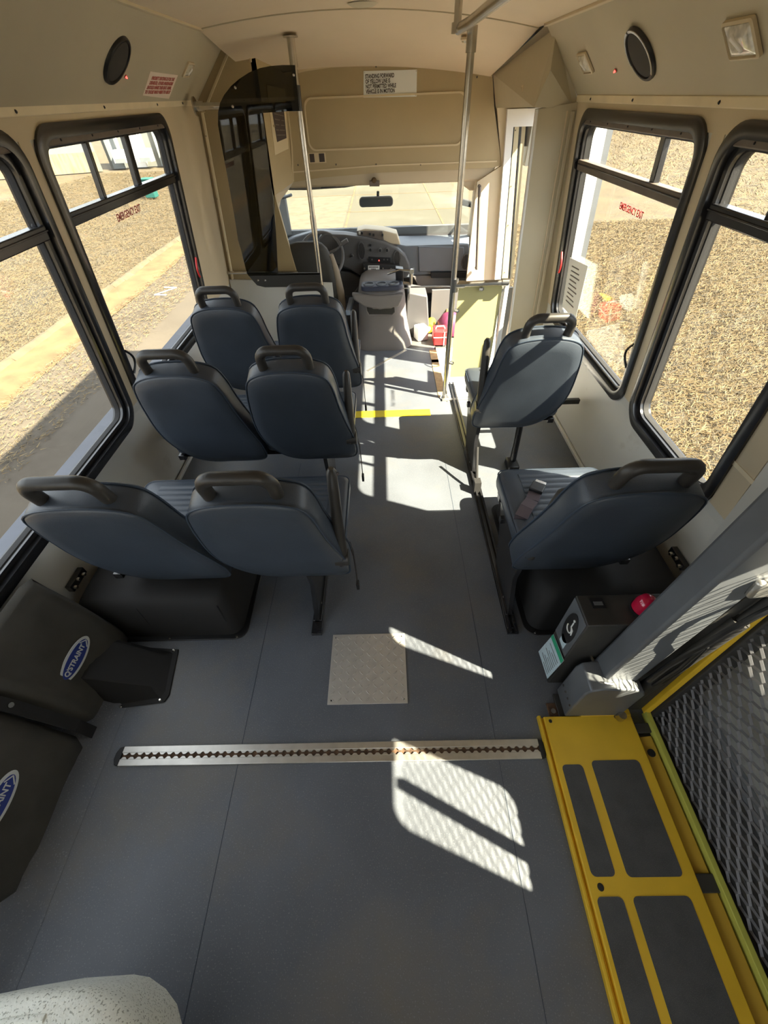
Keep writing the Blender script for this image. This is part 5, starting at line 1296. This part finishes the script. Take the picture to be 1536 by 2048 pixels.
# cup tray
b = MB(); tz = 0.498
tp_ = [Vector((x, y, tz)) for x, y in rrect(0.335, 0.15, 0.045, 5, 0.045, 3.535)]
b.loops([[p - Vector((0, 0, 0.034)) for p in tp_], tp_]); tr = b.build('cup_tray', 'navy_plastic', e, bevel=0.006)
for x in (-0.06, 0.04, 0.14):
    b = MB(); c = Vector((x, 3.52, tz)); ov = lambda r, z: [c + Vector((r*math.cos(t), r*math.sin(t), z)) for t in np.linspace(0, 2*math.pi, 20, endpoint=False)]
    b.ring([ov(0.044, 0.0), ov(0.043, 0.010), ov(0.037, 0.010), ov(0.036, 0.001)]); b.build('cup_rim', 'dash_blue', tr)
    b = MB(); b.loops([ov(0.037, 0.0005), ov(0.037, 0.002)]); b.build('cup_well', 'black', tr)
# pocket
pk = [at(u, v, 3.482) for u, v in ((733, 611), (789, 611), (790, 624), (784, 630), (738, 630), (733, 622))]
b = MB(); b.loops([pk, [p + Vector((0, 0.03, 0)) for p in pk]]); b.build('pocket', 'black', e, smooth=False)
b = MB(); pr = pk + [pk[0]]; b.tube(pk, 0.006, 8, closed=True); b.build('pocket_rim', 'console_grey', e)
e = empty('cable', (0.1, 3.4, 0.0), 'thin black cable lying before the engine cover', 'cable')
b = MB(); b.tube([atz(u, v, 0.006) for u, v in ((742, 690), (750, 678), (775, 673), (795, 678), (806, 688), (812, 686))], 0.004, 6); b.build('wire', 'black', e)

# driver seat
e = empty('driver_chair', (-0.50, 3.8, 0.0), 'dark driver seat with tan side seen past the left pole', 'seat')
def dsl(y, xw_, x_c, z, n=20):
    return None
b = MB(); lp = []
for (z, yb_, yf, hw) in ((0.10, 3.70, 3.98, 0.20), (0.30, 3.66, 3.88, 0.225), (0.50, 3.63, 3.80, 0.215), (0.64, 3.615, 3.75, 0.195), (0.72, 3.612, 3.73, 0.165), (0.755, 3.62, 3.72, 0.13), (0.77, 3.64, 3.70, 0.08)):
    lp.append([Vector((x, y, z)) for x, y in rrect(2*hw, yf-yb_, min(0.05, (yf-yb_)*0.45), 5, -0.545+0.0*(z), (yb_+yf)/2)])
b.loops(lp); b.build('backrest', 'seat_cab', e, angle=60)
lb_ = [at(658, 500, 3.7), at(668, 560, 3.7), at(684, 640, 3.7)]
b = MB(); b.tube([Vector((-0.352, 3.665, 0.68)), Vector((-0.332, 3.68, 0.56)), Vector((-0.318, 3.70, 0.40)), Vector((-0.318, 3.76, 0.12))], [0.018, 0.032, 0.040, 0.040], 12); b.build('side_bolster', 'seat_cab_side', e)
b = MB(); pts = rrect(0.46, 0.46, 0.06, 5, -0.54, 4.0); b.loops([[Vector((x, y, z)) for x, y in pts] for z in (0.10, 0.14, 0.20)]); b.build('cushion', 'seat_cab', e, bevel=0.02)
b = MB(); b.box((-0.72, 3.80, -0.02), (-0.36, 4.16, 0.10)); b.build('pedestal', 'black_matte', e, bevel=0.004)
b = MB(); b.obb(at(700, 612, 3.72), (0.05, 1, 0), (1, 0, 0), (0, 0, 1), 0.16, 0.022, 0.022); b.build('armrest', 'armrest_blue', e, bevel=0.010)
b = MB(); b.tube([at(703, 625, 3.66), at(705, 665, 3.66)], 0.015, 10); b.build('belt_stalk', 'black_matte', e)
e = empty('seat_belt', at(667, 560, 3.9), 'reddish belt strap hanging beside the steering wheel', 'belt')
b = MB(); p, q = at(668, 548, 3.86), at(671, 590, 3.86); h = Vector((0.012, 0, 0)); t = Vector((0, 0.002, 0)); b.hexa([p-h-t, p+h-t, p+h+t, p-h+t, q-h-t, q+h-t, q+h+t, q-h+t]); b.build('strap', 'maroon', e)

# mirror, sun visor, camera box, wipers
e = empty('rear_view_mirror', (0.014, 4.2, 0.92), 'rear view mirror hanging in the windshield', 'mirror')
mp = [(x, z) for x, z in rrect(0.285, 0.070, 0.028, 5, 0.014, 0.922)]
b = MB(); b.loops([[Vector((x, 4.195, z + 0.006*math.sin((x+0.13)*11))) for x, z in mp], [Vector((x*0.98, 4.235, z)) for x, z in mp]]); b.build('housing', 'dash_grey', e, bevel=0.006)
mp = [(x, z) for x, z in rrect(0.268, 0.056, 0.024, 5, 0.014, 0.922)]
b = MB(); b.loops([[Vector((x, 4.190, z)) for x, z in mp], [Vector((x, 4.195, z)) for x, z in mp]]); b.build('glass', 'mirror_face', e, smooth=False)
b = MB(); b.tube([(0.030, 4.215, 0.955), (0.032, 4.235, 0.985)], 0.011, 10); b.build('stem', 'black_matte', e)
e = empty('sun_visor', (-0.4, 4.0, 1.06), 'grey sun visor folded up over the windshield', 'visor')
v4 = [at(575, 372, 4.0), at(640, 366, 4.0), at(730, 362, 4.0), at(735, 368, 4.0), at(690, 376, 4.0), at(610, 381, 4.0), at(577, 381, 4.0)]
b = MB(); b.loops([v4, [p + Vector((0, 0.02, 0.004)) for p in v4]]); b.build('visor', 'dash_grey', e, bevel=0.006)
l4 = [at(642, 374, 3.996), at(672, 371, 3.996), at(672, 374, 3.996), at(642, 377, 3.996)]
b = MB(); b.loops([l4, [p + Vector((0, 0.003, 0)) for p in l4]]); b.build('visor_label', 'black', e, smooth=False)
e = empty('ceiling_camera', at(748, 366, 3.94), 'small dark device with an amber lens over the windshield', 'camera')
prism([(739, 362), (759, 362), (759, 373), (739, 373)], 3.93, 3.97, 'case', 'header_bar', e, 0.003)
b = MB(); b.disc(at(748, 361, 3.935), (0, -1, 0), 0.020, 0.012, 16, 0.012); b.build('lens', 'clay', e)
for i, pts in enumerate((((800, 466), (830, 461), (858, 458), (890, 462), (915, 466)), ((830, 463), (870, 464), (928, 470)))):
    pass
def wiper(pts, blade, label):
    e = empty('windshield_wiper', at(*blade[0], 4.62), label, 'wiper', 'windshield wipers')
    P_ = lambda u, v: (lambda q: Vector((q.x, q.y+0.03, q.z)))(at(u, v, wz(0.64)+0.02))
    b = MB(); b.tube([P_(*p) for p in pts], 0.006, 6); b.build('arm', 'black', e)
    b = MB(); b.tube([P_(*p) for p in blade], 0.005, 6); b.build('blade', 'black', e)
wiper([(802, 467), (830, 460), (862, 458), (900, 463)], [(828, 465), (860, 461), (900, 464), (930, 470)], 'black wiper at the right foot of the windshield')
wiper([(660, 466), (690, 460), (720, 459)], [(672, 464), (700, 459), (735, 463)], 'black wiper near the middle foot of the windshield')
# outside mirror of the driver
e = empty('door_mirror', at(566, 430, 4.5), 'tall grey outside mirror at the driver side window', 'mirror')
b = MB(); c = at(567, 430, 4.62); b.obb(c, (1, 0.4, 0), (0, 0, 1), (-0.4, 1, 0), 0.05, 0.17, 0.03); b.build('housing', 'dash_grey', e, bevel=0.02)
b = MB(); b.tube([c + Vector((0, 0, -0.15)), c + Vector((0.02, 0, -0.30))], 0.012, 8); b.tube([c + Vector((-0.02, 0, 0.12)), c + Vector((0.12, -0.1, 0.16))], 0.012, 8); b.build('bracket', 'black', e)
e = empty('door_mirror', at(930, 402, 4.6), 'dark outside mirror beyond the right pole', 'mirror')
prism([(924, 398), (944, 403), (944, 416), (924, 411)], 4.75, 4.80, 'housing', 'black_matte', e, 0.006)
b = MB(); b.tube([at(942, 407, 4.77), Vector((0.895, 4.42, 0.80))], 0.012, 8); b.build('bracket', 'black', e)

# things on the cab floor
e = empty('first_aid_case', atz(876, 690), 'small red carrying case on the floor by the engine cover', 'case')
c = atz(879, 690); x0_, y0_ = c.x-0.055, c.y-0.01
b = MB(); b.box((x0_, y0_, 0.0), (x0_+0.12, y0_+0.16, 0.115)); b.build('body', 'red', e, bevel=0.006)
b = MB(); b.box((x0_-0.002, y0_-0.002, 0.066), (x0_+0.122, y0_+0.162, 0.073)); b.build('lid_seam', 'paper_pink', e)
b = MB(); b.box((x0_+0.085, y0_-0.004, 0.0), (x0_+0.095, y0_, 0.115)); b.build('strap', 'paper_pink', e)
b = MB(); b.tube([(x0_+0.02, y0_+0.08, 0.115), (x0_+0.03, y0_+0.08, 0.135), (x0_+0.09, y0_+0.08, 0.135), (x0_+0.10, y0_+0.08, 0.115)], 0.006, 8); b.build('handle', 'white_print', e)
e = empty('purple_bag', (x0_+0.18, y0_+0.24, 0.0), 'crumpled maroon cloth bag behind the red case', 'bag')
b = MB(); N = 16; lp = []
for z, s in ((0.0, 1.0), (0.05, 1.08), (0.11, 0.92), (0.16, 0.6), (0.18, 0.2)):
    lp.append([Vector((x0_+0.17 + (0.11+0.014*math.sin(3*t+z*40))*s*math.cos(t), y0_+0.27 + (0.09+0.012*math.sin(4*t+z*30))*s*math.sin(t), z)) for t in np.linspace(0, 2*math.pi, N, endpoint=False)])
b.loops(lp); b.build('sack', 'maroon', e, angle=60)
e = empty('white_carton', (x0_-0.12, y0_+0.15, 0.0), 'white carton on the floor beside the red case', 'carton')
b = MB(); b.obb((x0_-0.10, y0_+0.16, 0.055), (1, 0.35, 0), (-0.35, 1, 0), (0, 0, 1), 0.05, 0.05, 0.055); b.build('box', 'white_print', e, bevel=0.004)
b = MB(); b.obb((x0_-0.10, y0_+0.16, 0.112), (1, 0.35, 0), (-0.35, 1, 0), (0, 0, 1), 0.042, 0.042, 0.002); b.build('lid', 'paper', e)
e = empty('yellow_bottle', (x0_+0.0, y0_+0.30, 0.0), 'yellow container lying between the carton and the maroon bag', 'bottle')
b = MB(); b.tube([(x0_-0.02, y0_+0.26, 0.045), (x0_+0.02, y0_+0.42, 0.045)], 0.04, 14); b.build('bottle', 'yellow', e)
b = MB(); b.tube([(x0_-0.026, y0_+0.236, 0.045), (x0_-0.02, y0_+0.26, 0.045)], 0.018, 12); b.build('cap', 'white_print', e)
b = MB(); p = atz(870, 722); b.box((p.x-0.03, p.y-0.03, 0.0), (p.x+0.03, p.y+0.02, 0.004)); single(b, 'yellow_marker', 'yellow_tape', 'short yellow marker on the floor edge by the pole', 'marker')
b = MB(); b.tube([atz(878, 690) + Vector((0.10, 0.3, 0.0)), at(895, 585, 4.10)], 0.012, 8); single(b, 'slanted_bar', 'clay', 'slanted brown bar in the passenger footwell', 'bar')

# ------------------------------------------------------------------ outside
G = -0.80
def ground(name, x0, x1, y0, y1, z, m, nx=1, ny=1, amp=0.0):
    mb = MB(); vv = [[mb.bm.verts.new((x0+(x1-x0)*i/nx, y0+(y1-y0)*j/ny, z + amp*(math.sin(i*1.7+j*0.9)+math.sin(j*2.3-i*0.6)))) for i in range(nx+1)] for j in range(ny+1)]
    for j in range(ny):
        for i in range(nx): mb.bm.faces.new((vv[j][i], vv[j][i+1], vv[j+1][i+1], vv[j+1][i]))
    o = mb.build(name, m); o['kind'] = 'structure'; return o
ground('ground_field', -90, 90, -70, 120, G-0.04, 'grass_soil')
ground('ground_road', -4.35, 2.35, -20, 12.0, G, 'road', 24, 40, 0.0)
ground('ground_concrete', -4.35, 2.6, 12.0, 45.0, G+0.01, 'concrete')
ground('ground_clay', -4.95, -4.3, -20, 30.0, G+0.005, 'clay', 6, 60, 0.006)
b = MB()
for k in range(60):
    y = -12 + 0.42*k; w = 0.07+0.03*math.sin(k*1.7); b.hexa([(-5.05-w,y,G-0.05),(-4.92+w,y,G-0.05),(-4.92+w,y+0.43,G-0.05),(-5.05-w,y+0.43,G-0.05),(-5.02,y,G+0.05+0.01*math.sin(k)),(-4.96,y,G+0.05),(-4.96,y+0.43,G+0.05),(-5.02,y+0.43,G+0.05)])
kb = b.build('kerb', 'kerb'); kb['kind'] = 'structure'
b = MB()
for y in (14.2, 17.0, 21.0): b.box((-4.35, y, G+0.01), (2.6, y+0.05, G+0.016))
for x in (-0.9, 1.6): b.box((x, 12.0, G+0.01), (x+0.05, 45, G+0.016))
b.build('concrete_joint', 'clay', scene.objects['ground_concrete'])
b = MB(); b.box((-2.8, 12.2, G+0.01), (-0.95, 16.9, G+0.015)); b.build('pale_reflection', 'kerb', scene.objects['ground_concrete'])  # added pale sheet, painting a bright windshield reflection onto the concrete
# painted mark on the road
c = atz(330, 583, G); s = 0.16
b = MB(); zz = G+0.004
for (a, d_) in (((-0.10, 0.16), (0.14, 0.13)), ((0.14, 0.13), (-0.12, -0.12)), ((-0.12, -0.12), (0.10, -0.15))):
    p, q = Vector((c.x+a[0], c.y+a[1]*1.4, zz)), Vector((c.x+d_[0], c.y+d_[1]*1.4, zz)); dd = (q-p).normalized(); w = Vector((-dd.y, dd.x, 0))*0.022
    b.loops([[p-w, q-w, q+w, p+w], [v + Vector((0, 0, 0.003)) for v in (p-w, q-w, q+w, p+w)]])
single(b, 'road_paint_mark', 'white_print', 'white letter Z painted on the road outside the left window', 'mark', smooth=False)

# pale metal building beyond the left windows
A, Bq = Vector((-34.0, 19.0, G)), Vector((-14.2, 26.9, G))
dW = (Bq-A).normalized(); nWl = Vector((dW.y, -dW.x, 0))
e = empty('metal_building', Vector((-15, 27, G)), 'long pale metal building beyond the grass on the left', 'building')
def wslab(mb, a, c, z0, z1, t=0.3): mb.hexa([a+Vector((0,0,z0)), c+Vector((0,0,z0)), c-nWl*t+Vector((0,0,z0)), a-nWl*t+Vector((0,0,z0)), a+Vector((0,0,z1)), c+Vector((0,0,z1)), c-nWl*t+Vector((0,0,z1)), a-nWl*t+Vector((0,0,z1))])
Cq = Vector((-14.2, 27.9, G)); Dq = Vector((4.0, 31.0, G))
b = MB(); wslab(b, A, Bq, 0, 6); b.build('long_wall', 'bldg', e, smooth=False)
b = MB(); wslab(b, A+nWl*0.01, Bq+nWl*0.01, 0, 0.75, 0.02); b.build('stained_base', 'bldg_stain', e, smooth=False)
b = MB(); wslab(b, Cq, Dq, 0, 6); b.build('end_wall', 'bldg', e, smooth=False)
for k, x in enumerate((-14.0, -12.9, -11.6, -10.6)):
    p = Vector((x, 27.75+0.16*(x+14.2), G)); b = MB(); b.hexa([p, p+Vector((0.55,0.08,0)), p+Vector((0.55,0.3,0)), p+Vector((0,0.3,0)), p+Vector((0,0,6)), p+Vector((0.55,0.08,6)), p+Vector((0.55,0.3,6)), p+Vector((0,0.3,6))]); b.build('wall_panel', 'bldg_grey' if k % 2 == 0 else 'white_paint', e, smooth=False)
for k, x in enumerate((-13.3, -12.1, -10.9)):
    p = Vector((x, 27.6+0.16*(x+14.2), G)); b = MB(); b.tube([p+Vector((0,-0.05,0.7)), p+Vector((0,-0.05,6))], 0.06, 8); b.build('pipe', 'white_paint', e)
    b = MB(); b.box((p.x-0.3, p.y-0.45, G+0.25), (p.x+0.35, p.y, G+0.75)); ub = b.build('wall_unit', 'white_paint', e, smooth=False)
    b = MB(); b.box((p.x-0.25, p.y-0.46, G+0.25), (p.x+0.30, p.y-0.44, G+0.42)); b.build('grille', 'bldg_grey', ub, smooth=False)
c = atz(305, 395, G)
e = empty('utility_box', c, 'teal utility box standing on the grass', 'box')
b = MB(); b.box((c.x-0.17, c.y-0.15, G), (c.x+0.17, c.y+0.2, G+0.5)); b.build('cabinet', 'teal', e, bevel=0.02)
b = MB(); b.box((c.x-0.19, c.y-0.17, G+0.5), (c.x+0.19, c.y+0.22, G+0.54)); b.build('lid', 'teal', e, bevel=0.01)

# dry grass: thin blades lying and standing, nobody could count them
def straw(name, n, xr, yr, size, m, label, seed, dens=None, zb=G-0.03, flat=0.35):
    r = np.random.default_rng(seed)
    x = r.uniform(*xr, n); y = r.uniform(*yr, n)
    if dens == 'near':
        d = np.abs(r.normal(0, 1, n)); 
    a = r.uniform(0, 2*np.pi, n); L = size*r.uniform(0.4, 1.3, n)
    clump = 0.5+0.5*np.sin(x*3.1+np.sin(y*2.3)*1.7)*np.cos(y*2.7+x*0.8)
    el = r.uniform(0.0, 0.9, n)*(0.35+flat*clump)
    dx, dy, dz = np.cos(a)*np.cos(el)*L, np.sin(a)*np.cos(el)*L, np.sin(el)*L
    w = L*0.030+0.0016; wx, wy = -np.sin(a)*w, np.cos(a)*w
    z0 = zb + r.uniform(0, 0.05, n)
    V = np.empty((n, 3, 3), 'f')
    V[:, 0] = np.stack([x-wx, y-wy, z0], 1); V[:, 1] = np.stack([x+wx, y+wy, z0+0.004], 1); V[:, 2] = np.stack([x+dx, y+dy, z0+dz], 1)
    me = bpy.data.meshes.new(name); me.vertices.add(n*3); me.vertices.foreach_set('co', V.ravel())
    me.loops.add(n*3); me.loops.foreach_set('vertex_index', np.arange(n*3, dtype=np.int32))
    me.polygons.add(n); me.polygons.foreach_set('loop_start', np.arange(0, n*3, 3, dtype=np.int32)); me.polygons.foreach_set('loop_total', np.full(n, 3, dtype=np.int32))
    mi = r.integers(0, 3, n).astype(np.int32)
    for q in m: me.materials.append(MATS[q])
    me.polygons.foreach_set('material_index', mi); me.update(); me.validate()
    o = bpy.data.objects.new(name, me); link(o); return tag(o, label, 'grass', kind='stuff')
mat('straw_b', (0.19, 0.14, 0.068), 0.9); mat('straw_c', (0.09, 0.075, 0.05), 0.9); mat('straw_d', (0.09, 0.072, 0.034), 0.9)
straw('dry_grass', 420000, (1.9, 8.5), (0.0, 12.0), 0.085, ['straw_a', 'straw_b', 'straw_c'], 'dry straw-coloured grass outside the right windows', 3)
straw('dry_grass', 90000, (8.95, 32.0), (6.0, 45.0), 0.30, ['straw_a', 'straw_b', 'straw_c'], 'far dry grass beyond the right windows', 4)
straw('dry_grass', 220000, (-14.0, -5.05), (2.0, 26.0), 0.085, ['straw_a', 'straw_d', 'straw_c'], 'dry grass between the clay verge and the pale building', 5)
straw('grass_litter', 14000, (-4.4, -3.4), (0.0, 12.0), 0.07, ['straw_a', 'straw_b', 'straw_c'], 'loose dead grass scattered along the road edge', 6, zb=G-0.01, flat=0.1)
